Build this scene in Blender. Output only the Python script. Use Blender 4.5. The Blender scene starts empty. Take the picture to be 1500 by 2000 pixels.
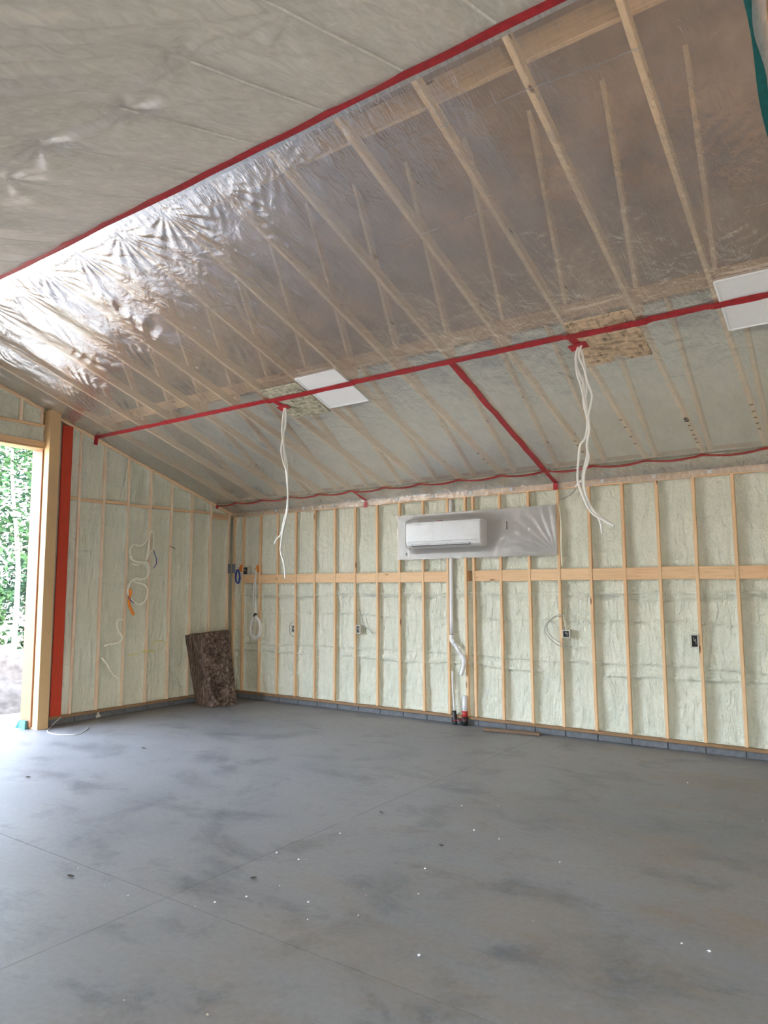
import bpy, bmesh, math, random
import numpy as np
from mathutils import Vector, Matrix
random.seed(7); np.random.seed(7)
sc = bpy.context.scene
C = sc.collection
PI = math.pi

# ------------------------------------------------------------------ camera
FPX, YAW, PITCH, ROLL = 1385.3, -0.61381, 0.10754, -0.00366
CAM = Vector((9.3359, -8.6186, 1.8264))
def cam_axes():
    cy, sy = math.cos(YAW), math.sin(YAW)
    f = Vector((sy*math.cos(PITCH), cy*math.cos(PITCH), math.sin(PITCH)))
    r = Vector((cy, -sy, 0)); u = r.cross(f)
    return (r*math.cos(ROLL)+u*math.sin(ROLL), -r*math.sin(ROLL)+u*math.cos(ROLL), f)
RX, UX, FX = cam_axes()
cd = bpy.data.cameras.new('camera'); co = bpy.data.objects.new('camera', cd); C.objects.link(co)
cd.sensor_fit = 'HORIZONTAL'; cd.sensor_width = 36; cd.lens = 36*FPX/1500; cd.clip_start = .05; cd.clip_end = 400
m = Matrix((RX, UX, -FX)).transposed().to_4x4(); m.translation = CAM
co.matrix_world = m; sc.camera = co
def ray(px, py): return FX + RX*((px-750)/FPX) - UX*((py-1000)/FPX)
def on(px, py, ax, v):
    d = ray(px, py); return CAM + d*((v-CAM[ax])/d[ax])

def on_slope(px, py):
    d = ray(px, py); n_ = Vector((0, 1/3, 1)); return CAM + d*((3.157-n_.dot(CAM))/n_.dot(d))
# ------------------------------------------------------------------ sky, sun, exposure
SUN_EL, SUN_AZ = math.radians(40), math.radians(-8)       # sun behind the right gable
w = bpy.data.worlds.new('sky'); sc.world = w; w.use_nodes = True
nt = w.node_tree; bg = nt.nodes['Background']
sky = nt.nodes.new('ShaderNodeTexSky'); sky.sky_type = 'NISHITA'; sky.sun_disc = False
sky.sun_elevation = SUN_EL; sky.sun_rotation = PI/2-SUN_AZ; sky.air_density = 1.0; sky.dust_density = 3.0
hz = nt.nodes.new('ShaderNodeHueSaturation'); hz.inputs['Saturation'].default_value = .62   # hazy summer sky
nt.links.new(sky.outputs[0], hz.inputs['Color']); nt.links.new(hz.outputs[0], bg.inputs[0]); bg.inputs[1].default_value = 0.36
sl = bpy.data.lights.new('sun', 'SUN'); sl.energy = 2.4; sl.angle = math.radians(.6); sl.color = (1, .94, .85)
so = bpy.data.objects.new('sun', sl); C.objects.link(so)
sd = Vector((math.cos(SUN_EL)*math.cos(SUN_AZ), math.cos(SUN_EL)*math.sin(SUN_AZ), math.sin(SUN_EL)))
so.rotation_euler = sd.to_track_quat('Z', 'Y').to_euler(); so.location = (20, 10, 20)
def portal(name, loc, rot, sx, sy):
    l = bpy.data.lights.new(name, 'AREA'); l.shape = 'RECTANGLE'; l.size = sx; l.size_y = sy
    l.cycles.is_portal = True
    o = bpy.data.objects.new(name, l); o.location = loc; o.rotation_euler = rot; C.objects.link(o)
vs = sc.view_settings
vs.view_transform = 'Standard'; vs.look = 'None'; vs.gamma = 1; vs.use_curve_mapping = False
vs.exposure = 4.22
sc.cycles.use_denoising = True
sc.cycles.max_bounces = 14; sc.cycles.diffuse_bounces = 6; sc.cycles.transparent_max_bounces = 16
sc.cycles.sample_clamp_indirect = 6

# ------------------------------------------------------------------ dimensions
S = .4064                               # stud spacing
M = 1/3.0; Z0 = 3.157                   # ceiling pitch, ceiling height at back wall
RIDGE, TAPE_Y, LOW_Y = -5.29, -2.69, -.36
ZT = 3.08                               # underside of the top plate
REC = .075                              # foam lies this far behind the stud faces
DOOR0, DOOR1, DOORH = -3.47, -7.3, 3.77
XR, YF = 12.6, -10.58                   # right wall, front wall
def zc(y): return Z0 - M*y if y >= RIDGE else Z0 - M*RIDGE + M*(y-RIDGE)
TR = [8.393 - .6096*k for k in range(-6, 14)]
portal('portal_door', (-.1, (DOOR0+DOOR1)/2, DOORH/2), (0, -PI/2, 0), DOORH, DOOR0-DOOR1)

# ------------------------------------------------------------------ mesh helpers
def vnoise(x, y, seed=0):
    x = np.asarray(x, float); y = np.asarray(y, float)
    xi = np.floor(x).astype(np.int64); yi = np.floor(y).astype(np.int64)
    xf = x-xi; yf = y-yi; u = xf*xf*(3-2*xf); v = yf*yf*(3-2*yf)
    def h(a, b):
        n = (a*374761393 + b*668265263 + seed*974711) & 0x7fffffff
        n = ((n ^ (n >> 13))*1274126177) & 0x7fffffff
        return ((n ^ (n >> 16)) & 0xffff)/32767.5 - 1
    return (h(xi, yi)*(1-u)+h(xi+1, yi)*u)*(1-v) + (h(xi, yi+1)*(1-u)+h(xi+1, yi+1)*u)*v
class MB:
    def __init__(s): s.v = []; s.f = []
    def add(s, vs, fs):
        n = len(s.v); s.v += [tuple(q) for q in vs]; s.f += [tuple(i+n for i in q) for q in fs]; return s
    def box(s, a, b):
        (x0, y0, z0), (x1, y1, z1) = a, b
        x0, x1 = sorted((x0, x1)); y0, y1 = sorted((y0, y1)); z0, z1 = sorted((z0, z1))
        return s.add([(x0,y0,z0),(x1,y0,z0),(x1,y1,z0),(x0,y1,z0),(x0,y0,z1),(x1,y0,z1),(x1,y1,z1),(x0,y1,z1)],
              [(3,2,1,0),(4,5,6,7),(0,1,5,4),(1,2,6,5),(2,3,7,6),(3,0,4,7)])
    def beam(s, p, q, side, wd, dp, seg=3, bow=0., ch=.004):
        """sawn timber from p to q, chamfered edges; side = direction of its width"""
        p = Vector(p); q = Vector(q); ax = (q-p).normalized(); sd_ = (Vector(side)-ax*Vector(side).dot(ax)).normalized(); nn = ax.cross(sd_)
        w2, d2 = wd/2, dp/2; ch = min(ch, w2*.4, d2*.4)
        pr = [(-w2+ch,-d2),(w2-ch,-d2),(w2,-d2+ch),(w2,d2-ch),(w2-ch,d2),(-w2+ch,d2),(-w2,d2-ch),(-w2,-d2+ch)]
        vs, fs = [], []
        for i in range(seg+1):
            t = i/seg; c = p.lerp(q, t) + sd_*(bow*math.sin(PI*t))
            vs += [c+sd_*a+nn*b for a, b in pr]
        for i in range(seg):
            for k in range(8): fs.append((i*8+k, i*8+(k+1)%8, (i+1)*8+(k+1)%8, (i+1)*8+k))
        fs.append(tuple(range(7, -1, -1))); fs.append(tuple(seg*8+k for k in range(8)))
        return s.add(vs, fs)
    def tube(s, pts, r, n=8, smooth=4, cap=True):
        P = [Vector(q) for q in pts]
        if smooth > 1 and len(P) > 2:
            Q = []
            for i in range(len(P)-1):
                a = P[max(i-1, 0)]; b = P[i]; c = P[i+1]; d = P[min(i+2, len(P)-1)]
                for k in range(smooth):
                    t = k/smooth
                    Q.append(.5*((2*b)+(c-a)*t+(2*a-5*b+4*c-d)*t*t+(3*b-a-3*c+d)*t**3))
            Q.append(P[-1]); P = Q
        R_ = r if isinstance(r, (list, tuple)) else None
        vs, fs = [], []; up = None
        for i, c in enumerate(P):
            t = (P[min(i+1, len(P)-1)]-P[max(i-1, 0)])
            if t.length < 1e-9: t = Vector((0, 0, 1))
            t.normalize()
            if up is None: up = t.orthogonal().normalized()
            else:
                up = up - t*up.dot(t)
                up = up.normalized() if up.length > 1e-6 else t.orthogonal().normalized()
            b = t.cross(up); rr = R_[min(i*len(R_)//len(P), len(R_)-1)] if R_ else r
            vs += [c + up*(rr*math.cos(2*PI*k/n)) + b*(rr*math.sin(2*PI*k/n)) for k in range(n)]
        for i in range(len(P)-1):
            for k in range(n): fs.append((i*n+k, i*n+(k+1)%n, (i+1)*n+(k+1)%n, (i+1)*n+k))
        if cap: fs.append(tuple(range(n-1, -1, -1))); fs.append(tuple((len(P)-1)*n+k for k in range(n)))
        return s.add(vs, fs)
    def grid(s, A, flip=False):
        """A: array (n, m, 3)"""
        n, m_, _ = A.shape
        idx = np.arange(n*m_).reshape(n, m_)
        q = np.stack([idx[:-1,:-1], idx[1:,:-1], idx[1:,1:], idx[:-1,1:]], -1).reshape(-1, 4)
        if flip: q = q[:, ::-1]
        return s.add(A.reshape(-1, 3).tolist(), q.tolist())
    def build(s, name, mat, parent=None, smooth=False):
        me = bpy.data.meshes.new(name); me.from_pydata(s.v, [], s.f); me.update()
        if smooth: me.polygons.foreach_set('use_smooth', [True]*len(me.polygons))
        if mat: me.materials.append(mat)
        o = bpy.data.objects.new(name, me); C.objects.link(o)
        if parent: o.parent = parent
        return o
def rebase(o, loc):
    """move an unparented mesh's origin to loc"""
    loc = Vector(loc)
    o.data.transform(Matrix.Translation(-loc)); o.location = loc; return o
def root(name, loc=(0, 0, 0)):
    o = bpy.data.objects.new(name, None); o.empty_display_size = .1; o.location = loc; C.objects.link(o); return o
def adopt(par, *obs):
    """parts built in world coordinates become children of the thing at its base"""
    for o in obs:
        o.data.transform(Matrix.Translation(-par.location)); o.parent = par
    return obs[0]
def tag(o, label, cat, group=None):
    o['label'] = label; o['category'] = cat
    if group: o['group'] = group
    return o
def struct(o): o['kind'] = 'structure'; return o
def stuff(o): o['kind'] = 'stuff'; return o

# ------------------------------------------------------------------ materials
def mat(name):
    m_ = bpy.data.materials.new(name); m_.use_nodes = True
    return m_, m_.node_tree, m_.node_tree.nodes['Principled BSDF']
def N(nt, t, **kw):
    n = nt.nodes.new(t)
    for k, v in kw.items():
        if hasattr(n, k): setattr(n, k, v)
        else: n.inputs[k.replace('_', ' ')].default_value = v
    return n
def coord(nt, scale=(1, 1, 1), rot=(0, 0, 0), kind='Object'):
    tc = nt.nodes.new('ShaderNodeTexCoord'); mp = nt.nodes.new('ShaderNodeMapping')
    mp.inputs['Scale'].default_value = scale; mp.inputs['Rotation'].default_value = rot
    nt.links.new(tc.outputs[kind], mp.inputs[0]); return mp.outputs[0]
def noise(nt, vec, scale, detail=4, rough=.55, dist=0):
    n = nt.nodes.new('ShaderNodeTexNoise'); n.inputs['Scale'].default_value = scale; n.inputs['Detail'].default_value = detail
    n.inputs['Roughness'].default_value = rough; n.inputs['Distortion'].default_value = dist
    nt.links.new(vec, n.inputs['Vector']); return n.outputs['Fac']
def ramp(nt, fac, stops):
    r = nt.nodes.new('ShaderNodeValToRGB'); e = r.color_ramp.elements
    while len(e) < len(stops): e.new(.5)
    for i, (p, c) in enumerate(stops):
        e[i].position = p; e[i].color = (*c, 1) if len(c) == 3 else c
    nt.links.new(fac, r.inputs[0]); return r.outputs[0]
def mix(nt, fac, a, b, mode='MIX'):
    n = nt.nodes.new('ShaderNodeMix'); n.data_type = 'RGBA'; n.blend_type = mode
    for s_, v in ((0, fac), (6, a), (7, b)):
        if hasattr(v, 'is_linked') or hasattr(v, 'links'): nt.links.new(v, n.inputs[s_])
        else: n.inputs[s_].default_value = v if s_ == 0 else ((*v, 1) if len(v) == 3 else v)
    return n.outputs[2]
def bump(nt, h, strength, dist, normal=None):
    b = nt.nodes.new('ShaderNodeBump'); b.inputs['Strength'].default_value = strength; b.inputs['Distance'].default_value = dist
    nt.links.new(h, b.inputs['Height'])
    if normal: nt.links.new(normal, b.inputs['Normal'])
    return b.outputs[0]
def plain(name, col, rough=.5, metal=0, var=.06, scale=30, bmp=0.):
    m_, nt, b = mat(name); v = coord(nt); f = noise(nt, v, scale)
    c0 = tuple(max(0, x*(1-var)) for x in col); c1 = tuple(min(1, x*(1+var)) for x in col)
    nt.links.new(ramp(nt, f, [(.3, c0), (.7, c1)]), b.inputs['Base Color'])
    b.inputs['Roughness'].default_value = rough; b.inputs['Metallic'].default_value = metal
    if bmp: nt.links.new(bump(nt, f, bmp, .004), b.inputs['Normal'])
    return m_
def wood(name, stretch, light=(.70, .47, .27), dark=(.52, .31, .15), rot=(0, 0, 0), knots=True, spray=0., tintmix=.22):
    m_, nt, b = mat(name); v = coord(nt, stretch, rot)
    oi = nt.nodes.new('ShaderNodeObjectInfo')
    av = nt.nodes.new('ShaderNodeVectorMath'); av.operation = 'ADD'
    sv = nt.nodes.new('ShaderNodeVectorMath'); sv.operation = 'SCALE'; sv.inputs[0].default_value = (37, 21, 13)
    nt.links.new(oi.outputs['Random'], sv.inputs['Scale'])
    nt.links.new(v, av.inputs[0]); nt.links.new(sv.outputs[0], av.inputs[1]); v = av.outputs[0]
    f = noise(nt, v, 6, 6, .6, .6)
    c = ramp(nt, f, [(.25, dark), (.5, light), (.8, tuple(min(1, x*1.12) for x in light))])
    c = mix(nt, tintmix, c, ramp(nt, oi.outputs['Random'], [(0, (.62, .30, .15)), (.35, (.75, .48, .26)), (.7, (.78, .56, .34)), (1, (.60, .37, .18))]))
    if knots:
        kv = coord(nt, tuple(x**.45 for x in stretch), rot); ka = nt.nodes.new('ShaderNodeVectorMath'); ka.operation = 'ADD'
        nt.links.new(kv, ka.inputs[0]); nt.links.new(sv.outputs[0], ka.inputs[1])
        vo = nt.nodes.new('ShaderNodeTexVoronoi'); vo.inputs['Scale'].default_value = 2.6; nt.links.new(ka.outputs[0], vo.inputs['Vector'])
        kf = ramp(nt, vo.outputs['Distance'], [(.06, (1, 1, 1)), (.12, (0, 0, 0))])
        c = mix(nt, kf, c, (.22, .10, .05))
    if spray:
        sf = ramp(nt, noise(nt, coord(nt), 3.5, 5, .65), [(.35, (0, 0, 0)), (.62, (1, 1, 1))])
        mul = nt.nodes.new('ShaderNodeMath'); mul.operation = 'MULTIPLY'; mul.inputs[1].default_value = spray; nt.links.new(sf, mul.inputs[0])
        c = mix(nt, mul.outputs[0], c, (.74, .69, .55))
    nt.links.new(c, b.inputs['Base Color']); b.inputs['Roughness'].default_value = .65
    nt.links.new(bump(nt, f, .25, .002), b.inputs['Normal'])
    return m_
RS = math.atan(M)
W_V = wood('pine_upright', (9, 9, .5))
W_VS = wood('pine_upright_oversprayed', (9, 9, .5), light=(.74, .55, .40), dark=(.58, .38, .26), spray=.55, knots=False)
W_H = wood('pine_lengthwise', (.6, 9, 9))
W_Y = wood('pine_crosswise', (9, .6, 9))
W_DARK = wood('damp_pine_plate', (.6, 9, 9), light=(.21, .115, .05), dark=(.12, .06, .025), tintmix=.08)
W_DARKY = wood('damp_pine_plate_side', (9, .6, 9), light=(.24, .15, .08), dark=(.15, .085, .04), tintmix=.08)
W_CH = wood('pine_truss', (9, .6, 9), light=(.80, .60, .39), dark=(.66, .45, .26), rot=(RS, 0, 0))
W_LVL = wood('laminated_post', (30, 30, .8), light=(.52, .345, .165), dark=(.42, .265, .115), knots=False)

W_JAMB = wood('glow_tinted_jamb_board', (30, 30, .8), light=(.30, .125, .055), dark=(.24, .095, .04), knots=False, tintmix=0)  # reddish tone puts the outdoor glow into the laminated wood's colour
def foam_mat():
    m_, nt, b = mat('spray_foam'); v = coord(nt)
    f1 = noise(nt, v, 2.2, 5, .6); f2 = noise(nt, v, 45, 5, .7, .4); f3 = noise(nt, coord(nt, (1, 1, .35)), 14, 4, .6, 1.)
    c = ramp(nt, f1, [(.3, (.68, .70, .58)), (.5, (.74, .745, .625)), (.72, (.79, .77, .65))])
    c = mix(nt, ramp(nt, f2, [(.34, (.28, .28, .28)), (.48, (0, 0, 0))]), c, (.52, .52, .40))
    nt.links.new(c, b.inputs['Base Color']); b.inputs['Roughness'].default_value = .5
    n1 = bump(nt, f3, 1., .045); n2 = bump(nt, f2, 1., .012, n1)
    nt.links.new(n2, b.inputs['Normal']); return m_
FOAM = foam_mat()

def concrete_mat():
    m_, nt, b = mat('concrete_slab'); v = coord(nt)
    big = noise(nt, v, .45, 6, .6, .4); mid = noise(nt, coord(nt, (.8, 1.1, 1)), 1.9, 9, .74, .3); fine = noise(nt, v, 26, 6, .7)
    c = ramp(nt, big, [(.3, (.205, .207, .21)), (.5, (.25, .248, .245)), (.7, (.285, .278, .268))])
    c = mix(nt, ramp(nt, mid, [(.35, (.85, .85, .85)), (.50, (0, 0, 0))]), c, (.125, .13, .138))
    c = mix(nt, ramp(nt, mid, [(.60, (0, 0, 0)), (.72, (.5, .5, .5))]), c, (.36, .35, .335))
    sep = nt.nodes.new('ShaderNodeSeparateXYZ'); nt.links.new(v, sep.inputs[0])
    gx = nt.nodes.new('ShaderNodeMapRange'); gx.inputs[1].default_value = 4.5; gx.inputs[2].default_value = 9.5; nt.links.new(sep.outputs[0], gx.inputs[0])
    rb = ramp(nt, noise(nt, coord(nt, (.6, 1.4, 1)), 1.6, 7, .7, .3), [(.42, (0, 0, 0)), (.72, (1, 1, 1))])
    mul = nt.nodes.new('ShaderNodeMath'); mul.operation = 'MULTIPLY'; nt.links.new(gx.outputs[0], mul.inputs[0]); nt.links.new(rb, mul.inputs[1])
    c = mix(nt, mul.outputs[0], c, (.27, .20, .135))
    c = mix(nt, .12, c, ramp(nt, fine, [(.3, (.06, .06, .06)), (.7, (.40, .40, .40))]))
    nt.links.new(c, b.inputs['Base Color'])
    nt.links.new(ramp(nt, mid, [(.3, (.42, .42, .42)), (.7, (.62, .62, .62))]), b.inputs['Roughness'])
    b.inputs['Specular IOR Level'].default_value = .35
    nt.links.new(bump(nt, fine, .12, .003), b.inputs['Normal']); return m_
CONC = concrete_mat()
BLOCK = plain('concrete_block', (.135, .142, .155), .85, var=.18, scale=22, bmp=.5)
MORTAR = plain('mortar', (.26, .265, .27), .9, var=.15, scale=40)
JOINT = plain('saw_cut_gap', (.20, .20, .20), .9)  # grey of the floor base seen in the saw cuts

def film_mat(name, haze, tint=(.90, .88, .86), hz=(.80, .77, .73), rough=.16, bs=1., gloss=.5, wr=(1, 1, 1)):
    """polyethylene sheet: part clear, part cloudy, glossy skin"""
    m_, nt, b = mat(name); nt.nodes.remove(b); out = nt.nodes['Material Output']
    v = coord(nt, wr); v2 = coord(nt, (2.2, .5, 1), (0, 0, .6))
    f1 = noise(nt, v, 5, 3, .5, .8); f2 = noise(nt, v2, 9, 4, .6, 1.2); f3 = noise(nt, coord(nt), 60, 2, .5)
    n1 = bump(nt, f1, .35*bs, .03); n2 = bump(nt, f2, .4*bs, .012, n1); f4 = noise(nt, coord(nt, (3.2, .55, 1), (0, 0, .75)), 17, 3, .55, .8); n2 = bump(nt, f4, .45*bs, .006, n2); n3 = bump(nt, f3, .08*bs, .004, n2)
    tr = N(nt, 'ShaderNodeBsdfTransparent'); tr.inputs[0].default_value = (*tint, 1)
    di = N(nt, 'ShaderNodeBsdfDiffuse'); di.inputs[0].default_value = (*hz, 1); nt.links.new(n2, di.inputs['Normal'])
    tl = N(nt, 'ShaderNodeBsdfTranslucent'); tl.inputs[0].default_value = (*hz, 1)
    mx = N(nt, 'ShaderNodeMixShader'); mx.inputs[0].default_value = .45; nt.links.new(di.outputs[0], mx.inputs[1]); nt.links.new(tl.outputs[0], mx.inputs[2])
    hv = N(nt, 'ShaderNodeMapRange'); hv.inputs[1].default_value = .3; hv.inputs[2].default_value = .75
    hv.inputs[3].default_value = haze*.8; hv.inputs[4].default_value = min(1, haze*1.25); nt.links.new(f2, hv.inputs[0])
    m1 = N(nt, 'ShaderNodeMixShader'); nt.links.new(hv.outputs[0], m1.inputs[0]); nt.links.new(tr.outputs[0], m1.inputs[1]); nt.links.new(mx.outputs[0], m1.inputs[2])
    gl = N(nt, 'ShaderNodeBsdfGlossy'); gl.inputs['Roughness'].default_value = rough; nt.links.new(n3, gl.inputs['Normal'])
    fr = N(nt, 'ShaderNodeFresnel'); fr.inputs[0].default_value = 1.5; nt.links.new(n2, fr.inputs['Normal'])
    fm = N(nt, 'ShaderNodeMath', operation='MULTIPLY_ADD'); fm.inputs[1].default_value = gloss*1.4; fm.inputs[2].default_value = .02; nt.links.new(fr.outputs[0], fm.inputs[0])
    m2 = N(nt, 'ShaderNodeMixShader'); nt.links.new(fm.outputs[0], m2.inputs[0]); nt.links.new(m1.outputs[0], m2.inputs[1]); nt.links.new(gl.outputs[0], m2.inputs[2])
    nt.links.new(m2.outputs[0], out.inputs[0]); return m_
FILM = film_mat('clear_poly_film', .25, tint=(.97,.96,.95), gloss=.34, rough=.17)
FILM_LOW = film_mat('clear_poly_film_lower', .34, tint=(.95,.96,.96), hz=(.76, .78, .78), gloss=.30, rough=.22)
CREASE = plain('stretched_film_line', (.78, .75, .70), .6, var=.12)
FILM_NEAR = film_mat('cloudy_poly_film', .62, hz=(.90, .87, .83), gloss=.11, rough=.30, bs=.6)
FILM_LAP = film_mat('doubled_poly_film', .60, hz=(.66, .66, .65), gloss=.3, rough=.25, bs=.4)
FILM_WRAP = film_mat('gathered_poly_film', .42, hz=(.90, .88, .86), gloss=.5)
FILM_COVER = film_mat('thin_cover_film', .13, tint=(.99, .99, .99), hz=(.9, .9, .92), gloss=.45, rough=.13, bs=1.1)

TAPE = plain('red_seam_tape', (.36, .012, .022), .42, var=.25, scale=18, bmp=.15)
TAPE_G = plain('green_seam_tape', (.008, .10, .10), .4, var=.2, scale=18)
RED = wood('red_coated_post', (30, 30, .8), light=(.50, .045, .015), dark=(.36, .03, .012), knots=False, tintmix=.0)
GREYB = plain('grey_weathered_strip', (.33, .29, .26), .8, var=.15)
WHITE = plain('white_plastic', (.80, .81, .83), .35, var=.01)
WHITEP = plain('white_panel_board', (.78, .79, .80), .5, var=.02)
PVC = plain('white_pvc', (.74, .73, .75), .3, var=.03)
CABLE = plain('white_cable_jacket', (.76, .75, .72), .45, var=.03)
CABLE_D = plain('grey_cable_jacket', (.36, .35, .31), .5, var=.1)
CABLE_S = plain('foam_spattered_cable', (.84, .81, .68), .6, var=.1)
BLACK = plain('black_plastic', (.012, .012, .013), .45, var=.3)
BOXG = plain('grey_box_rim', (.52, .50, .44), .5, var=.1)
STEEL = plain('galvanised_plate', (.22, .24, .27), .4, metal=.4, var=.2)
PALEM = plain('pale_bracket', (.46, .52, .55), .5, var=.1)
ORANGE = plain('orange_conduit', (.80, .25, .02), .4, var=.08)
BLUE = plain('blue_cord_jacket', (.03, .05, .28), .45, var=.2)
YEL = plain('yellow_strap', (.72, .66, .20), .5, var=.1)
REDP = plain('red_collar', (.42, .03, .025), .4, var=.1)
GREYBD = plain('grey_mounting_board', (.50, .48, .455), .6, var=.03, scale=5)
SLOT = plain('dark_slot', (.10, .11, .13), .5, var=.2)
INK = plain('black_ink', (.015, .015, .02), .7)
TURQ = plain('turquoise_foam', (.06, .25, .26), .7, var=.06)
SCRAP = plain('dry_leaf', (.14, .12, .095), .8, var=.3)
PLANKM = wood('old_brown_board', (.6, 9, 9), light=(.15, .09, .055), dark=(.09, .055, .035), knots=False, tintmix=.05)
MOUND = plain('darkened_mound_dirt', (.065, .055, .047), .95, var=.4, scale=7, bmp=1.)  # dirt colour darkened to tone down the overexposed outdoor light
DIRT = plain('sandy_dirt', (.33, .29, .24), .95, var=.3, scale=9, bmp=1.)
DECK = plain('roof_sheathing', (.46, .31, .22), .9, var=.28, scale=2.2)
BAFFLE = plain('grey_roof_baffle', (.62, .66, .64), .8, var=.10, scale=3)
CREAM = plain('insulation_face', (.82, .79, .73), .9, var=.07, scale=2)
def osb_mat(name, tone):
    m_, nt, b = mat(name)
    vo = N(nt, 'ShaderNodeTexVoronoi'); vo.inputs['Scale'].default_value = 42; vo.inputs['Randomness'].default_value = 1
    v = coord(nt, (1, .35, 1), (0, 0, .5)); nt.links.new(v, vo.inputs['Vector'])
    vo2 = N(nt, 'ShaderNodeTexVoronoi'); vo2.inputs['Scale'].default_value = 36
    nt.links.new(coord(nt, (.3, 1, 1), (0, 0, .9)), vo2.inputs['Vector'])
    sp = N(nt, 'ShaderNodeSeparateColor'); nt.links.new(vo.outputs['Color'], sp.inputs[0])
    sp2 = N(nt, 'ShaderNodeSeparateColor'); nt.links.new(vo2.outputs['Color'], sp2.inputs[0])
    d, mdl, l = [tuple(x*k for x in tone) for k in (.25, .95, 1.55)]
    a = ramp(nt, sp.outputs[0], [(.02, d), (.2, mdl), (.8, l)]); c = ramp(nt, sp2.outputs[1], [(0, d), (.2, mdl), (.9, l)])
    nt.links.new(mix(nt, .5, a, c), b.inputs['Base Color']); b.inputs['Roughness'].default_value = .6; return m_
OSB = osb_mat('chipboard_flakes', (.42, .31, .21)); OSB2 = osb_mat('greenish_chipboard_flakes', (.31, .29, .215))
def batt_mat(name, stripe):
    m_, nt, b = mat(name)
    f = noise(nt, coord(nt, (14, 14, 1) if stripe else (1, 1, 1)), 4 if stripe else 6.5, 9, .72, 1.0 if stripe else 2.8)
    c = ramp(nt, f, [(.36, (.03, .02, .014)), (.5, (.17, .115, .09)), (.66, (.42, .32, .26))])
    nt.links.new(c, b.inputs['Base Color']); b.inputs['Roughness'].default_value = 1
    nt.links.new(bump(nt, f, 1., .03), b.inputs['Normal']); return m_
BATT_S = batt_mat('brown_fibre_striped', True); BATT_F = batt_mat('brown_fibre_ragged', False)
def leaf_mat(name, a, b_):
    m_, nt, b = mat(name); oi = N(nt, 'ShaderNodeTexCoord')
    c = ramp(nt, noise(nt, oi.outputs['Object'], 3.5, 3), [(.35, a), (.65, b_)])
    nt.links.new(c, b.inputs['Base Color']); b.inputs['Roughness'].default_value = .75; b.inputs['Specular IOR Level'].default_value = .15
    tl = N(nt, 'ShaderNodeBsdfTranslucent'); nt.links.new(c, tl.inputs[0])
    mx = N(nt, 'ShaderNodeMixShader'); mx.inputs[0].default_value = .35
    nt.links.new(b.outputs[0], mx.inputs[1]); nt.links.new(tl.outputs[0], mx.inputs[2])
    nt.links.new(mx.outputs[0], nt.nodes['Material Output'].inputs[0]); return m_
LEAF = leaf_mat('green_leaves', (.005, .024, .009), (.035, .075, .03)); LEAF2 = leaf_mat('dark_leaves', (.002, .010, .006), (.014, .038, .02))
BARK = plain('grey_bark', (.17, .155, .135), .9, var=.3, scale=12, bmp=.6)

# ================================================================== FLOOR
fl = struct(MB().box((-.15, YF, -.22), (XR, .15, -.012)).build('floor', JOINT))
JX, JY = 5.71, -5.73
for x0, x1 in ((0, JX-.002), (JX+.002, XR)):
    for y0, y1 in ((YF, JY-.002), (JY+.002, .12)):
        xa = -.14 if x0 == 0 else x0
        MB().box((xa, y0, -.012), (x1, y1, 0)).build('slab', CONC, fl)

# ================================================================== BACK WALL
wb = struct(MB().box((-.2, .142, 0), (XR+.1, .16, 3.4)).build('wall_back', FOAM))
studs = [.045] + [.2773+S*i for i in range(31)]
extra = on(909.5, 1123, 1, 0).x
allst = sorted(studs+[extra])
allst = [x for x in allst if x < XR]
for x in allst:
    MB().beam((x, .07, .121), (x+random.uniform(-.004, .004), .07, ZT), (1, 0, 0), .038, .14, 3, random.uniform(-.006, .006)).build('stud', W_V, wb)
MB().beam((-.14, .07, .10), (XR, .07, .10), (0, 1, 0), .16, .038, 6).build('sill_plate', W_DARK, wb)
MB().beam((-.14, .07, ZT+.019), (XR, .07, ZT+.019), (0, 1, 0), .14, .038, 4).build('top_plate', W_H, wb)
MB().beam((-.14, .07, ZT+.0575), (XR, .07, ZT+.0575), (0, 1, 0), .14, .038, 4).build('top_plate', W_H, wb)
GZ = 1.993
def bay(a, b): return a+.019, b-.019
for a, b in zip(allst[:-1], allst[1:]):
    x0, x1 = bay(a, b)
    if x1-x0 < .1 or abs(b-extra) < .001: continue
    if a < .1: continue
    dz = random.uniform(-.004, .004)
    MB().beam((x0, .025, GZ+dz), (x1, .025, GZ+dz+random.uniform(-.003, .003)), (0, 0, 1), .146, .038, 1).build('blocking_board', W_H, wb)
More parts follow.
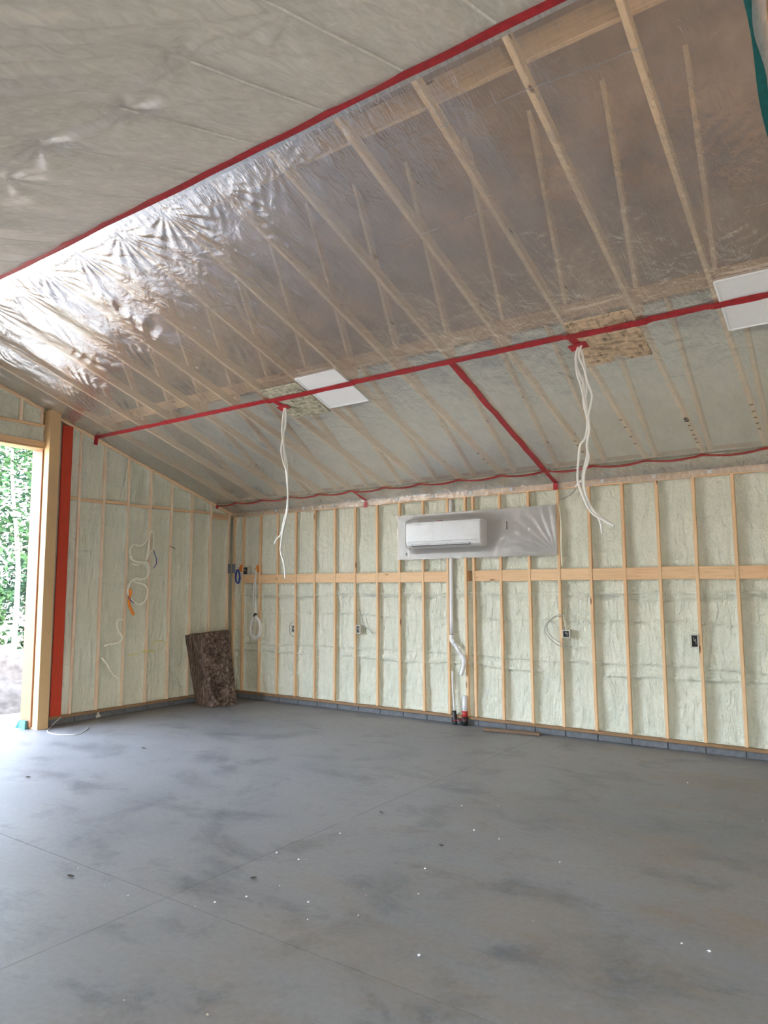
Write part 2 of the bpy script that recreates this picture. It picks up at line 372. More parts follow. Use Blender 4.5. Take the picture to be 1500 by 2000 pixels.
# foam between the studs, lower cavity and upper cavity
RIDGES = [(1.745, .018, .011), (1.695, .012, .007), (1.43, .012, .008), (.93, .016, .009), (.80, .02, .012)]
def foam_back(x0, x1, z0, z1, rough=1., ridges=True, nx=14):
    nz = max(6, int((z1-z0)/.018)); u = np.linspace(0, 1, nx); v = np.linspace(0, 1, nz)
    U, V = np.meshgrid(u, v, indexing='ij'); X = x0+(x1-x0)*U; Z = z0+(z1-z0)*V
    e = np.minimum.reduce([X-x0, x1-X, Z-z0, z1-Z])
    h = .030*np.exp(-e/.009) + .012*np.exp(-e/.04)
    h += rough*(.007*vnoise(X/.06, Z/.05, 3)+.005*vnoise(X/.03, Z/.03, 5)) + .012*vnoise(X/.25, Z/.3, 4)
    if ridges:
        for (rz, wd, amp) in RIDGES:
            dz = Z - rz - .03*vnoise(X/.9, X*0+rz*9, 8) - .012*vnoise(X/.13, X*0+rz*7, 9)
            ok = (vnoise(np.floor(X/S)*.73, X*0+rz*11.3, 12) > -.5)
            h += ok*(amp*2.2*np.exp(-(dz/wd)**2) - .020*np.exp(-((dz+wd*1.5)/(.45*wd))**2))
    Y = REC - np.minimum(h, REC-.006)
    return MB().grid(np.stack([X, Y, Z], -1)).build('foam_panel', FOAM, wb, True)
for a, b in zip(allst[:-1], allst[1:]):
    x0, x1 = bay(a, b)
    if x1-x0 < .02: continue
    n = 8 if x1-x0 < .2 else 20
    board = not (a < .1 or abs(b-extra) < .001)
    if board:
        foam_back(x0-.004, x1+.004, .115, GZ-.070, nx=n)
        foam_back(x0-.004, x1+.004, GZ+.070, ZT+.004, .7, False, n)
    else: foam_back(x0-.004, x1+.004, .115, ZT+.004, nx=n)
# block curb: blocks and recessed mortar
bm_ = MB().box((-.14, .06, 0), (XR, .14, .081)); bm_.build('mortar_bed', MORTAR, wb)
x = -.05
while x < XR-.1:
    x1 = min(x+.396, XR-.01)
    j = random.uniform(-.003, .003)
    MB().beam(((x+.003), .085+j, .0405), (x1-.003, .085+j, .0405), (0, 0, 1), .080, .11, 1, 0, .005).build('block', BLOCK, wb)
    x = x1+.006
# gathered film over the top plate, and truss ties
n = 420; X = np.linspace(.02, 9.0, n); prof = [(-.012, ZT+.088), (-.020, ZT+.06), (-.016, ZT+.03), (-.008, ZT+.006)]
A = np.zeros((n, 4, 3))
for j, (y, z) in enumerate(prof):
    A[:, j, 0] = X; A[:, j, 1] = y - .010*np.abs(vnoise(X/.05, X*0+j*1.3, 21)); A[:, j, 2] = z + .012*vnoise(X/.16, X*0+j*.6, 22)
MB().grid(A).build('film_wrap', FILM_WRAP, wb, True)
for t in TR:
    if .3 < t < 9.1:
        MB().box((t-.022, -.026, ZT+.03), (t+.022, -.023, ZT+.066)).box((t+.010, -.032, ZT+.034), (t+.022, -.023, ZT+.074)).build('truss_tie', PALEM, wb)

# ================================================================== LEFT WALL
zt = lambda y: zc(y)-.005
mb = MB()
def poly_x(mb_, pts, x0, x1):
    n_ = len(pts); vs = [(x0, y, z) for y, z in pts]+[(x1, y, z) for y, z in pts]
    fs = [tuple(range(n_)), tuple(range(2*n_-1, n_-1, -1))]+[(i, i+n_, (i+1) % n_+n_, (i+1) % n_) for i in range(n_)]
    return mb_.add(vs, fs)
TD = lambda y: 3.52+.68*(-y) if y > RIDGE else 3.52+.68*(-RIDGE)-.68*(RIDGE-y)   # roof deck underside
poly_x(mb, [(.16, 0), (.16, TD(0)), (DOOR0, TD(DOOR0)), (DOOR0, 0)], -.16, -.142)
poly_x(mb, [(DOOR0, DOORH), (DOOR0, TD(DOOR0)), (RIDGE, TD(RIDGE)), (DOOR1, TD(DOOR1)), (DOOR1, DOORH)], -.16, -.142)
poly_x(mb, [(DOOR1, 0), (DOOR1, TD(DOOR1)), (YF, TD(YF)), (YF, 0)], -.16, -.142)
wl = struct(mb.build('wall_left', FOAM))
ls = [-.062] + [-.4792-S*i for i in range(7)]
for y in ls:
    MB().beam((-.07, y, .121), (-.07, y+random.uniform(-.004, .004), zt(y)-.04), (0, 1, 0), .038, .14, 3, random.uniform(-.008, .008)).build('stud', W_VS, wl)
MB().beam((-.07, -3.28, .10), (-.07, .0, .10), (1, 0, 0), .16, .038, 4).build('sill_plate', W_DARKY, wl)
def rake(y0, y1, x=-.07, wd=.14):
    MB().beam((x, y0, zt(y0)-.020), (x, y1, zt(y1)-.020), (1, 0, 0), wd, .038, 3).build('rake_plate', W_CH, wl)
rake(0, -3.27); rake(-3.49, RIDGE)
edges = [(a-.019, b+.019) for a, b in zip(ls[:-1], ls[1:])] + [(ls[-1]-.019, -3.05)]
LG = 3.11
for k, (a, b) in enumerate(edges):
    if k == 0:
        for dz in (-.03, .02): MB().beam((-.055, a, LG+dz-.03), (-.055, b, LG+dz-.03), (1, 0, 0), .10, .036, 1).build('blocking_board', W_Y, wl)
        continue
    dz = .012*(k % 2)-.004
    MB().beam((-.07, a, LG+dz), (-.07, b, LG+dz), (1, 0, 0), .135, .038, 1).build('blocking_board', W_Y, wl)
def foam_left(a, b, zb, zte, rough=.5, ridges=(), ny=14):
    """zte: top as a function of y"""
    hgt = max(zte(a), zte(b))-zb; nz = max(6, int(hgt/.022)); u = np.linspace(0, 1, ny); v = np.linspace(0, 1, nz)
    U, V = np.meshgrid(u, v, indexing='ij'); Y = a+(b-a)*U; T = np.vectorize(zte)(Y); Z = zb+(T-zb)*V
    e = np.minimum.reduce([a-Y, Y-b, Z-zb, T-Z])
    h = .030*np.exp(-e/.009)+.012*np.exp(-e/.05)
    h += rough*(.010*vnoise(Y/.05, Z/.12, 33)+.006*vnoise(Y/.03, Z/.04, 35))+.015*vnoise(Y/.22, Z/.5, 34)
    low = np.clip((1.9-Z)/.9, 0, 1); h += low*.004*vnoise(Y/.03, Z/.16, 36)
    for rz, wd, amp in ridges: h += amp*np.exp(-((Z-rz-.02*vnoise(Y/.3, Y*0+rz, 37))/wd)**2)
    X = -REC+np.minimum(h, REC-.006)
    return MB().grid(np.stack([X, Y, Z], -1), True).build('foam_panel', FOAM, wl, True)
for k, (a, b) in enumerate(edges):
    r = [(2.05, .02, .014), (1.50, .016, .009)] if k < 4 else ([(2.0, .05, .012)] if k < 6 else [])
    n_ = 14 if a-b > .2 else 8
    foam_left(a+.004, b-.004, .115, lambda y: LG-.016, ridges=r, ny=n_)
    if zt((a+b)/2)-.04-(LG+.02) > .06: foam_left(a+.004, b-.004, LG+.016, lambda y: zt(y)-.036, rough=.8, ny=n_)
# red coated post, weathered strip, laminated post, jamb
MB().beam((-.066, -3.128, .10), (-.066, -3.128, zt(-3.15)-.07), (0, 1, 0), .155, .14, 4, 0, .006).build('red_post', RED, wl)
MB().beam((-.07, -3.232, .10), (-.07, -3.232, zt(-3.24)-.05), (0, 1, 0), .036, .13, 4, .004).build('weathered_strip', GREYB, wl)
MB().beam((.005, -3.375, .0), (.005, -3.39, zt(-3.39)-.002), (0, 1, 0), .152, .25, 4, 0, .004).build('laminated_post', W_LVL, wl)
MB().beam((-.13, -3.462, .03), (-.13, -3.472, DOORH-.02), (1, 0, 0), .26, .024, 4).build('door_jamb', W_JAMB, wl)
# nail heads on the laminated post
nb = MB()
for i in range(46):
    z = .12+3.95*(i/45.0); y = -3.375+random.choice((-.045, .045, .01))+random.uniform(-.012, .012)
    nb.tube([(.128, y, z), (.1325, y, z)], .0045, 6, 1)
stuff(nb.build('nail_heads', STEEL, wl))
# header over the opening
MB().beam((-.06, DOOR0+.02, DOORH+.04), (-.06, DOOR1, DOORH+.04), (0, 0, 1), .085, .14, 3).build('header_beam', W_Y, wl)
MB().beam((-.10, DOOR0+.02, DOORH-.012), (-.10, DOOR1, DOORH-.012), (1, 0, 0), .24, .024, 3).build('header_jamb', W_LVL, wl)
foam_left(DOOR0, DOOR1, DOORH+.08, lambda y: 4.052, rough=1.6, ny=110)
MB().beam((-.07, DOOR0+.02, 4.07), (-.07, DOOR1, 4.07), (1, 0, 0), .14, .038, 3).build('header_plate', W_Y, wl)
cr = [-3.512, -3.80, -4.2, -4.61, -5.02]
for y in cr: MB().beam((-.07, y, 4.09), (-.07, y, zt(y)-.04), (0, 1, 0), .038, .14, 2).build('stud', W_VS, wl)
for a, b in zip(cr[:-1], cr[1:]): foam_left(a-.017, b+.017, 4.087, lambda y: zt(y)-.036, rough=1.6)
# block curb under the left wall
MB().box((-.14, -3.28, 0), (-.06, 0, .081)).build('mortar_bed', MORTAR, wl)
y = -.02
while y > -3.2:
    y1 = max(y-.396, -3.285)
    MB().beam((-.085, y-.003, .0405), (-.085, y1+.003, .0405), (0, 0, 1), .080, .11, 1, 0, .005).build('block', BLOCK, wl)
    y = y1-.006

# ================================================================== RIGHT AND FRONT WALLS (outside the frame)
RW_Z = 3.0
mb = MB(); poly_x(mb, [(.16, 0), (.16, 3.6), (RIDGE, TD(RIDGE)), (YF, 3.6), (YF, 0)], XR, XR+.1)
struct(mb.build('wall_right', FOAM))
FD = [(10.0, 12.4, 2.5)]        # opening in the front wall
mb = MB(); xs = -.16
for a, b, h in FD:
    mb.box((xs, YF-.1, 0), (a, YF, 3.6)); mb.box((a, YF-.1, h), (b, YF, 3.6)); xs = b
mb.box((xs, YF-.1, 0), (XR+.1, YF, 3.6))
struct(mb.build('wall_front', FOAM))
for a, b, h in FD: portal('portal_front', ((a+b)/2, YF-.05, h/2), (PI/2, 0, 0), b-a, h)

# ================================================================== CEILING
OV = .5
mb = MB()
for s_ in (0, 1):
    ys = (OV, RIDGE) if s_ == 0 else (2*RIDGE-OV, RIDGE)
    vs = []
    for dz in (0, .03):
        for xx in (-.4, XR+.4):
            for yy in ys: vs.append((xx, yy, TD(yy)+dz))
    mb.add(vs, [(0, 1, 3, 2), (4, 6, 7, 5), (0, 4, 5, 1), (2, 3, 7, 6), (0, 2, 6, 4), (1, 5, 7, 3)])
ce = struct(mb.build('ceiling', DECK))
def up(x, y, dz=0): return (x, y, zc(y)+dz)
for t in TR:
    if not 0 < t < XR: continue
    bw = random.uniform(-.012, .012)
    MB().beam(up(t, -.02, .047), up(t, RIDGE+.012, .047), (1, 0, 0), .038, .089, 4, bw).build('bottom_chord', W_CH, ce)
    MB().beam((t+.001, .1, TD(.1)-.06), (t+.001, RIDGE, TD(RIDGE)-.06), (1, 0, 0), .038, .089, 2).build('top_chord', W_CH, ce)
    MB().beam(up(t, -2.62, .10), (t, -3.42, TD(-3.42)-.08), (1, 0, 0), .038, .089, 1).build('web', W_CH, ce)
for yb, hb in ((-2.76, .13), (-4.96, .17)):
    xs_ = [0]+[t for t in sorted(TR) if .2 < t < XR]
    MB().beam((0.02, yb, zc(yb)+.10+hb/2), (XR-.1, yb, zc(yb)+.10+hb/2), (0, 0, 1), hb, .038, 4).build('brace_board', W_H, ce)
for a, b in zip(sorted(TR)[:-1], sorted(TR)[1:]):      # grey baffles between the rafters near the eave
    if a > XR-.3: continue
    y0, y1 = .08, -1.62
    vs = [(xx, yy, TD(yy)-.02-dz) for dz in (0, .01) for xx in (a+.03, b-.03) for yy in (y0, y1)]
    MB().add(vs, [(0, 1, 3, 2), (4, 6, 7, 5), (0, 4, 5, 1), (2, 3, 7, 6), (0, 2, 6, 4), (1, 5, 7, 3)]).build('baffle', BAFFLE, ce)
for a, b in zip(sorted(TR)[:-1], sorted(TR)[1:]):      # brown batts under the rafters higher up
    if a > XR-.3: continue
    mb = MB(); mb.add([(xx, yy, TD(yy)-.125+dz+.0*xx) for dz in (0, .1) for xx in (a, b) for yy in (-1.75, RIDGE-.0)],
        [(0, 1, 3, 2), (4, 6, 7, 5), (0, 4, 5, 1), (2, 3, 7, 6), (0, 2, 6, 4), (1, 5, 7, 3)])
    mb.build('insulation_layer', DECK, ce)
# batts lying on the film of the near slope
tt = sorted(TR)
for a, b in zip(tt[:-1], tt[1:]):
    if a > XR-.3: continue
    mb = MB(); mb.add([(xx, yy, zc(yy)+dz) for dz in (.008, .16) for xx in (a, b) for yy in (RIDGE-.03, YF)],
        [(0, 1, 3, 2), (4, 6, 7, 5), (0, 4, 5, 1), (2, 3, 7, 6), (0, 2, 6, 4), (1, 5, 7, 3)])
    mb.build('insulation_layer', CREAM, ce)

def truss_u(X):
    q = (X-TR[-1])/.6096; return q-np.floor(q), np.floor(q)
def film_far(X, Y, y0, y1, amp=1.):
    """how far the film hangs below the chords"""
    u, k = truss_u(X); b_ = np.sin(PI*u)**2; t = np.clip((Y-y0)/(y1-y0), 0, 1); env = np.clip(np.minimum(t, 1-t)/.08, 0, 1)
    hang = .010+.010*vnoise(k*1.7, Y/.8, 51)
    left = np.clip((4.2-X)/2.2, 0, 1)
    d = b_*(hang+.030*left*(.6+.6*vnoise(k*2.3, Y/.5, 52)))
    ph = X*1.0+Y*.75+.25*vnoise(X/.5, Y/.5, 53)
    d += (.003+.012*left)*b_*(1-2*np.abs(np.sin(ph*PI/.13+2*vnoise(X/.3, Y/.4, 54))))*np.clip(vnoise(X/.45, Y/.35, 55)+.25, 0, 1)
    d += .004*vnoise(X/.12, Y/.18, 56)*b_*(1+2*left)
    for n_ in range(4, 13):
        xk = 8.393-.6096*n_; yk = -5.18; rr = np.hypot(X-xk, Y-yk)
        d += (.009 if n_ > 5 else .004)*(1+np.sin(np.arctan2(Y-yk, X-xk)*18+n_))*np.exp(-rr/.28)*np.clip(rr/.05, 0, 1)
    pan = ((np.abs(X-4.12) < .62) | (np.abs(X-8.698) < .31) | (np.abs(X-7.48) < .31)) & (Y > -3.0) & (Y < -2.33)
    d = np.where(pan, 0, d*env*amp)
    return np.maximum(d, 0)
def film_sheet(name, m_, x0, x1, ya, yb, nx, ny, fn):
    X, Y = np.meshgrid(np.linspace(x0, x1, nx), np.linspace(ya, yb, ny), indexing='ij')
    Z = np.vectorize(zc)(Y)-.003-fn(X, Y)
    return MB().grid(np.stack([X, Y, Z], -1), True).build(name, m_, ce, True)
film_sheet('plastic_sheet', FILM, .0, 9.02, TAPE_Y, RIDGE, 640, 170, lambda X, Y: film_far(X, Y, TAPE_Y, RIDGE))
film_sheet('plastic_sheet', FILM_LOW, .0, 9.02, LOW_Y, TAPE_Y, 420, 80, lambda X, Y: film_far(X, Y, LOW_Y, TAPE_Y, .8))
def low_strip(X, Y):
    u, k = truss_u(X); return .022*np.sin(PI*u)*np.clip((-Y)/.36, 0, 1)
film_sheet('plastic_sheet', FILM_LAP, .0, 9.02, -.01, LOW_Y, 300, 8, low_strip)
film_sheet('film_lap', FILM_LAP, .0, 9.02, RIDGE+.055, RIDGE-.005, 120, 3, lambda X, Y: .006+0*X)
def near_fn(X, Y):
    """stapled to the chords near the ridge, hanging loose further down"""
    u, k = truss_u(X); t = RIDGE-Y; sm = lambda a: np.clip(a, 0, 1)**2*(3-2*np.clip(a, 0, 1))
    b_ = np.sin(PI*u)**.8; loose = sm((t-1.08)/.7)*sm((7.1-X)/.5)
    d = b_*(.030+.022*vnoise(k*1.9, Y/.9, 62))*(1-.7*loose)+loose*(.17+.05*vnoise(X/.9, Y/.7, 66))
    ph = X*.82-Y*.57+.10*vnoise(X/.7, Y/.7, 61)
    d += (.005+.022*loose)*(.35+.65*b_)*np.sin(ph*2*PI/.17+2.5*vnoise(X/.9, Y/.9, 63))*np.clip(vnoise(X/.8, Y/.8, 64)+.55, 0, 1)
    d += .005*np.sin((X*.78-Y*.62)*2*PI/.075+2*vnoise(X/.4, Y/.4, 67))*loose
    for n_ in range(2, 12):
        xk = 8.393-.6096*n_; yk = -6.43+.10*((n_*7) % 5-2)/2; dx, dy = X-xk, Y-yk; rr = np.hypot(dx, dy)
        d -= .12*np.exp(-rr/.22)*loose+.02*np.exp(-rr/.10)
        d += .022*np.sin(np.arctan2(dy, dx)*9+n_)*np.exp(-rr/.38)*np.clip(rr/.06, 0, 1)
    return np.maximum(d, 0)*np.clip(t/.15, 0, 1)
film_sheet('plastic_sheet', FILM_NEAR, .0, XR, RIDGE, YF, 480, 200, near_fn)

for k in range(1, 12):
    t_ = 8.393-.6096*k; ye = -8.4 if k < 3 else -6.42
    mb = MB(); n_ = 24; A = np.zeros((n_, 3, 3))
    for i in range(n_):
        yy = RIDGE-.06-(RIDGE-.06-ye)*i/(n_-1)
        for j in range(3): A[i, j] = (t_+(j-1)*.010+.006*float(vnoise(yy*3, k*1.7, 58)), yy, zc(yy)-.006-.008*(j == 1))
    mb.grid(A, True).build('film_crease', CREASE, ce, True)
for qa, qb in (((750, 290), (1030, 172)), ((1030, 172), (1250, 90)), ((150, 637), (480, 590)), ((780, 470), (960, 405))):
    pa, pb = [on_slope(*q) for q in (qa, qb)]
    MB().beam(pa+Vector((0, 0, -.008)), pb+Vector((0, 0, -.008)), (0, 1, 0), .006, .002, 3, .01).build('film_crease', FILM_WRAP, ce)
# ================================================================== TAPE
def tape(pts, wd, label, m_=TAPE, cat='tape', name='seam_tape', group=None, normal=(0, M, 1), off=.010):
    nrm = Vector(normal).normalized(); P = [Vector(q) for q in pts]; A = np.zeros((len(P), 4, 3)); B = np.zeros((len(P), 4, 3))
    for i, c in enumerate(P):
        t = (P[min(i+1, len(P)-1)]-P[max(i-1, 0)]).normalized(); s_ = t.cross(nrm).normalized()
        w_ = wd*(1+.12*vnoise(i*.37, wd*90, 71))
        for j, k in enumerate((-.5, -.18, .18, .5)):
            A[i, j] = c+s_*(w_*k)-nrm*((off(c.x) if callable(off) else off)+.0015*vnoise(i*.6, j*1.7, 72)); B[i, j] = Vector(A[i, j])+nrm*.0012
    n_ = len(P); mb_ = MB().grid(A).grid(B, True)
    q = n_*4
    for j in (0, 3):
        for i in range(n_-1): mb_.f.append((i*4+j, (i+1)*4+j, (i+1)*4+j+q, i*4+j+q))
    o = mb_.build(name, m_); rebase(o, P[0]); return tag(o, label, cat, group)
def lin(a, b, n_): return [Vector(a).lerp(Vector(b), i/(n_-1)) for i in range(n_)]
P = [Vector((x_, RIDGE-.01, zc(RIDGE-.01)-.004)) for x_ in np.linspace(.0, 12.2, 90)]
for i, q in enumerate(P): q.y += .012*float(vnoise(i*.35, 1.5, 75)); q.z -= .003
tape(P, .062, 'long red tape strip along the ridge, above the clear film', normal=(0, 0, 1))
P = [Vector(up(x_, TAPE_Y+.006*float(vnoise(x_*1.3, 2.5, 76)))) for x_ in np.linspace(.0, 9.0, 240)]
tape(P, .075, 'long straight red tape strip across the middle of the slope, touching white panels', off=lambda x_: .010+.012*(1 if abs(x_-4.12) < .66 or x_ > 8.33 or abs(x_-7.48) < .36 else 0))
P = []
for x_ in np.linspace(.0, 9.0, 200):
    u, _ = truss_u(np.array(x_)); sg = float(np.sin(PI*u))
    P.append(Vector(up(x_, LOW_Y+.028*sg, -.020*sg)))
tape(P, .042, 'wavy thin red tape strip low on the slope, just above the back wall')
P = lin(up(5.965, TAPE_Y), up(5.965, LOW_Y+.02), 30)
for i, q in enumerate(P): q.x += .01*float(vnoise(i*.5, 4.5, 77))
tape(P, .075, 'red tape strip running down the slope, joining middle strip to wavy strip')
tape(lin(up(5.965, LOW_Y+.03), up(5.965, -.012), 8), .05, 'short red tape strip from wavy strip down towards bare stud beside white-covered board')
tape(lin((5.965, -.03, ZT+.07), (5.965, -.03, ZT-.01), 4), .06, 'small red tape tab on top plate at right end of covered board', normal=(0, 1, 0), off=.004)
sx = on(715, 975, 1, -.02).x
tape(lin(up(sx, LOW_Y+.03), up(sx, -.012), 8), .045, 'short red tape strip from wavy strip towards wall, left of mini split')
tape(lin((sx, -.03, ZT+.06), (sx, -.03, ZT-.03), 4), .06, 'small red tape tab hanging on top plate left of mini split', normal=(0, 1, 0), off=.004)
tape(lin((.006, TAPE_Y, zc(TAPE_Y)-.01), (.006, TAPE_Y-.01, zc(TAPE_Y)-.12), 4), .06, 'red tape tab turned down onto left wall at end of middle strip', normal=(-1, 0, 0), off=.002)
tape(lin((.006, LOW_Y, zc(LOW_Y)-.01), (.006, LOW_Y, zc(LOW_Y)-.075), 4), .05, 'tiny red tape tab on left wall at end of wavy strip', normal=(-1, 0, 0), off=.002)
for cx, cy, lb in ((3.592, -2.53, 'left'), (7.21, -2.55, 'right')):
    tape(lin(up(cx-.03, TAPE_Y), up(cx, cy-.03), 6), .065, f'short red tape stub between middle strip and {lb} hanging cables', off=.020)
    tape(lin(up(cx-.085, cy+.01), up(cx+.085, cy-.012), 6), .085, f'red tape patch where {lb} hanging cables come through film', off=.027)
P = [Vector(up(8.955+.01*math.sin(i*.7), -2.7-2.9*i/29 if -2.7-2.9*i/29 > RIDGE else RIDGE)) for i in range(29)]
P = [q for q in P if q.y > RIDGE+.005]
tape(P, .05, 'dark green tape strip along edge of clear film at upper right', m_=TAPE_G)
A = np.zeros((60, 4, 3))
for i in range(60):
    yy = -2.7-2.5*i/59; xx = 8.995+.012*math.sin(i*.5)+.01*float(vnoise(i*.2, 1, 78))
    for j in range(4): A[i, j] = (xx+.022*(j-1.5)+.0, yy, zc(yy)-.012-.012*abs(float(vnoise(i*.45, j*2.1, 79))))
MB().grid(A, True).build('film_hem', FILM_WRAP, ce, True)

# ================================================================== PANELS IN THE SLOPE
def slope_panel(name, x0, x1, y0, y1, m_, label, cat, frame=None, th=.012, dz=.004):
    r = root(name, up((x0+x1)/2, (y0+y1)/2, dz)); mb_ = MB()
    vs = [up(xx, yy, dz+d) for d in (0, th) for xx in (x0, x1) for yy in (y0, y1)]
    mb_.add(vs, [(0, 1, 3, 2), (4, 6, 7, 5), (0, 4, 5, 1), (2, 3, 7, 6), (0, 2, 6, 4), (1, 5, 7, 3)])
    adopt(r, mb_.build('board', m_))
    if frame:
        f_ = MB(); w_ = .016
        f_.beam(up(x0, y0, dz-.001), up(x0, y1, dz-.001), (1, 0, 0), w_, .012, 1); f_.beam(up(x1, y0, dz-.001), up(x1, y1, dz-.001), (1, 0, 0), w_, .012, 1)
        f_.beam(up(x0, y0, dz-.001), up(x1, y0, dz-.001), (0, 1, 0), w_, .012, 1); f_.beam(up(x0, y1, dz-.001), up(x1, y1, dz-.001), (0, 1, 0), w_, .012, 1)
        adopt(r, f_.build('frame', frame))
    return tag(r, label, cat)
t = sorted(TR)
def gap(xm):
    for a, b in zip(t[:-1], t[1:]):
        if a < xm < b: return a+.021, b-.021
a, b = gap(7.5); slope_panel('chipboard_panel', a, b, -2.23, -2.86, OSB, 'tan chipboard panel set in the slope, right of centre, beside thick cable bundle', 'panel', dz=-.012)
a, b = gap(3.8); slope_panel('chipboard_panel', a, b, -2.28, -2.88, OSB2, 'greenish chipboard panel set in the slope, left of the small white panel', 'panel', dz=-.012)
a, b = gap(4.4); slope_panel('white_panel', a, b, -2.352, -2.95, WHITEP, 'white square panel in the slope between greenish chipboard and bare bay', 'panel', WHITE, dz=-.012)
a, b = gap(8.7); slope_panel('white_panel', a, b, -2.36, -2.95, WHITEP, 'white panel cut by the right edge of the photo, under red tape', 'panel', WHITE, dz=-.012)
# ink marks on the chords
mk = MB()
for tx, ys_ in ((7.784, (-.62, -.70, -.78, -.88, -.97)), (8.393, (-.75, -.86, -.97, -1.08, -1.2)), (7.174, (-.75, -.9, -1.1, -1.25)), (6.565, (-.7, -.85, -.95)), (5.346, (-.7, -.8, -.95))):
    for yy in ys_:
        a_ = up(tx-.014, yy, -.006); b_ = up(tx+.014, yy, -.006)
        mk.beam(a_, b_, (0, 1, 0), .010, .002, 1)
ink = stuff(mk.build('ink_mark', INK, ce))
fc = bpy.data.curves.new('letter_mark', 'FONT'); fc.body = 'S'; fc.size = .11; fc.extrude = .001; fc.align_x = 'CENTER'; fc.align_y = 'CENTER'
fc.materials.append(INK)
fo = bpy.data.objects.new('letter_mark', fc); C.objects.link(fo); fo.parent = ce
p_s = up(7.784, -1.09, -.008); fo.location = p_s
zn = Vector((0, -M, -1)).normalized(); yn = Vector((0, 1, -M)).normalized()*-1; xn = yn.cross(zn)
fo.rotation_euler = Matrix((xn, yn, zn)).transposed().to_euler()

# ================================================================== MINI SPLIT
x0, x1 = 3.80, 4.975
mb_r = root('mounting_board', (4.74, -.004, 2.24))
adopt(mb_r, MB().beam((3.53, -.010, 2.563), (5.95, -.010, 2.563), (0, 0, 1), .64, .012, 1).build('board', GREYBD))
adopt(mb_r, MB().box((3.66, -.020, 2.30), (3.685, -.017, 2.34)).build('scuff_mark', INK)); adopt(mb_r, MB().box((5.26, -.020, 2.60), (5.275, -.017, 2.71)).build('scuff_mark', INK))
tag(mb_r, 'long grey board on the back wall behind the mini split', 'board')
prof = [(-.017, 2.745), (-.10, 2.752), (-.18, 2.752), (-.212, 2.742), (-.222, 2.71), (-.226, 2.56), (-.222, 2.47), (-.205, 2.43), (-.16, 2.40), (-.10, 2.385), (-.017, 2.395)]
ms = root('mini_split', (4.39, -.018, 2.39)); mb = MB()
xsn = [x0, x0+.006, x0+.02, x1-.02, x1-.006, x1]; sh = [.05, .014, 0, 0, .014, .05]
vs, fs = [], []; n_ = len(prof); cyc, czc = -.11, 2.57
for xx, s_ in zip(xsn, sh): vs += [(xx, y_+(cyc-y_)*s_ if y_ < -.05 else y_, z_+(czc-z_)*s_) for y_, z_ in prof]
for i in range(len(xsn)-1):
    for k in range(n_): fs.append((i*n_+k, i*n_+(k+1) % n_, (i+1)*n_+(k+1) % n_, (i+1)*n_+k))
fs.append(tuple(range(n_-1, -1, -1))); fs.append(tuple((len(xsn)-1)*n_+k for k in range(n_)))
body = mb.add(vs, fs).build('casing', WHITE); adopt(ms, body)
adopt(ms, MB().beam((x0+.10, -.2075, 2.436), (x1-.15, -.2075, 2.436), (0, .5, .86), .056, .012, 1).build('outlet_slot', SLOT))
for a, b in ((x0+.11, x0+.37), (x0+.38, x0+.66), (x0+.67, x1-.17)):
    adopt(ms, MB().beam((a, -.217, 2.432), (b, -.217, 2.432), (0, .5, .86), .014, .006, 2, 0, .002).build('louvre', WHITE))
adopt(ms, MB().beam((x0+.03, -.227, 2.476), (x1-.03, -.227, 2.476), (0, 0, 1), .004, .002, 1).build('panel_seam', SLOT))
adopt(ms, MB().box((x0+.44, -.10, 2.752), (x0+.50, -.06, 2.775)).build('tape_tab', TAPE))
tag(ms, 'white wall-mounted mini split unit wrapped in film on the back wall', 'air conditioner')
# film draped over unit and board
nx, nz = 150, 60; X, Z = np.meshgrid(np.linspace(3.515, 5.965, nx), np.linspace(2.236, 2.892, nz), indexing='ij')
def smooth(a): a = np.clip(a, 0, 1); return a*a*(3-2*a)
dxl = np.where(X < x0, x0-X, 0); dxr = np.where(X > x1, X-x1, 0); dz_ = np.where(Z > 2.752, Z-2.752, np.where(Z < 2.42, 2.42-Z, 0))
f = np.minimum(smooth(1-dxl/.05), smooth(1-dxr/.30)); f = f*smooth(1-dz_/.10)
f = np.where(dxr > 0, smooth(1-dxr/.10)*.75*smooth(1-dz_/.1)+.25*np.clip(1-dxr/.85, 0, 1)*smooth(1-np.abs(Z-2.60+dxr*.28)/.30), f)
Y = -.022-.214*f-.003*vnoise(X/.04, Z/.06, 91)
tent = np.clip((X-x1)/.9, 0, 1); th_ = np.arctan2(Z-2.26, 5.95-X)
Y -= .010*np.sin(th_*26)*np.clip(1-np.hypot(X-5.95, Z-2.26)/.8, 0, 1)*(X > x1)
Y -= .002*np.sin((Z-.25*X)*2*PI/.045)*(X < x1)*(f > .9)
dr = rebase(MB().grid(np.stack([X, Y, Z], -1)).build('dust_cover', FILM_COVER, None, True), (4.74, -.03, 2.24))
tag(dr, 'thin clear plastic sheet draped over the mini split and its board', 'plastic sheet')

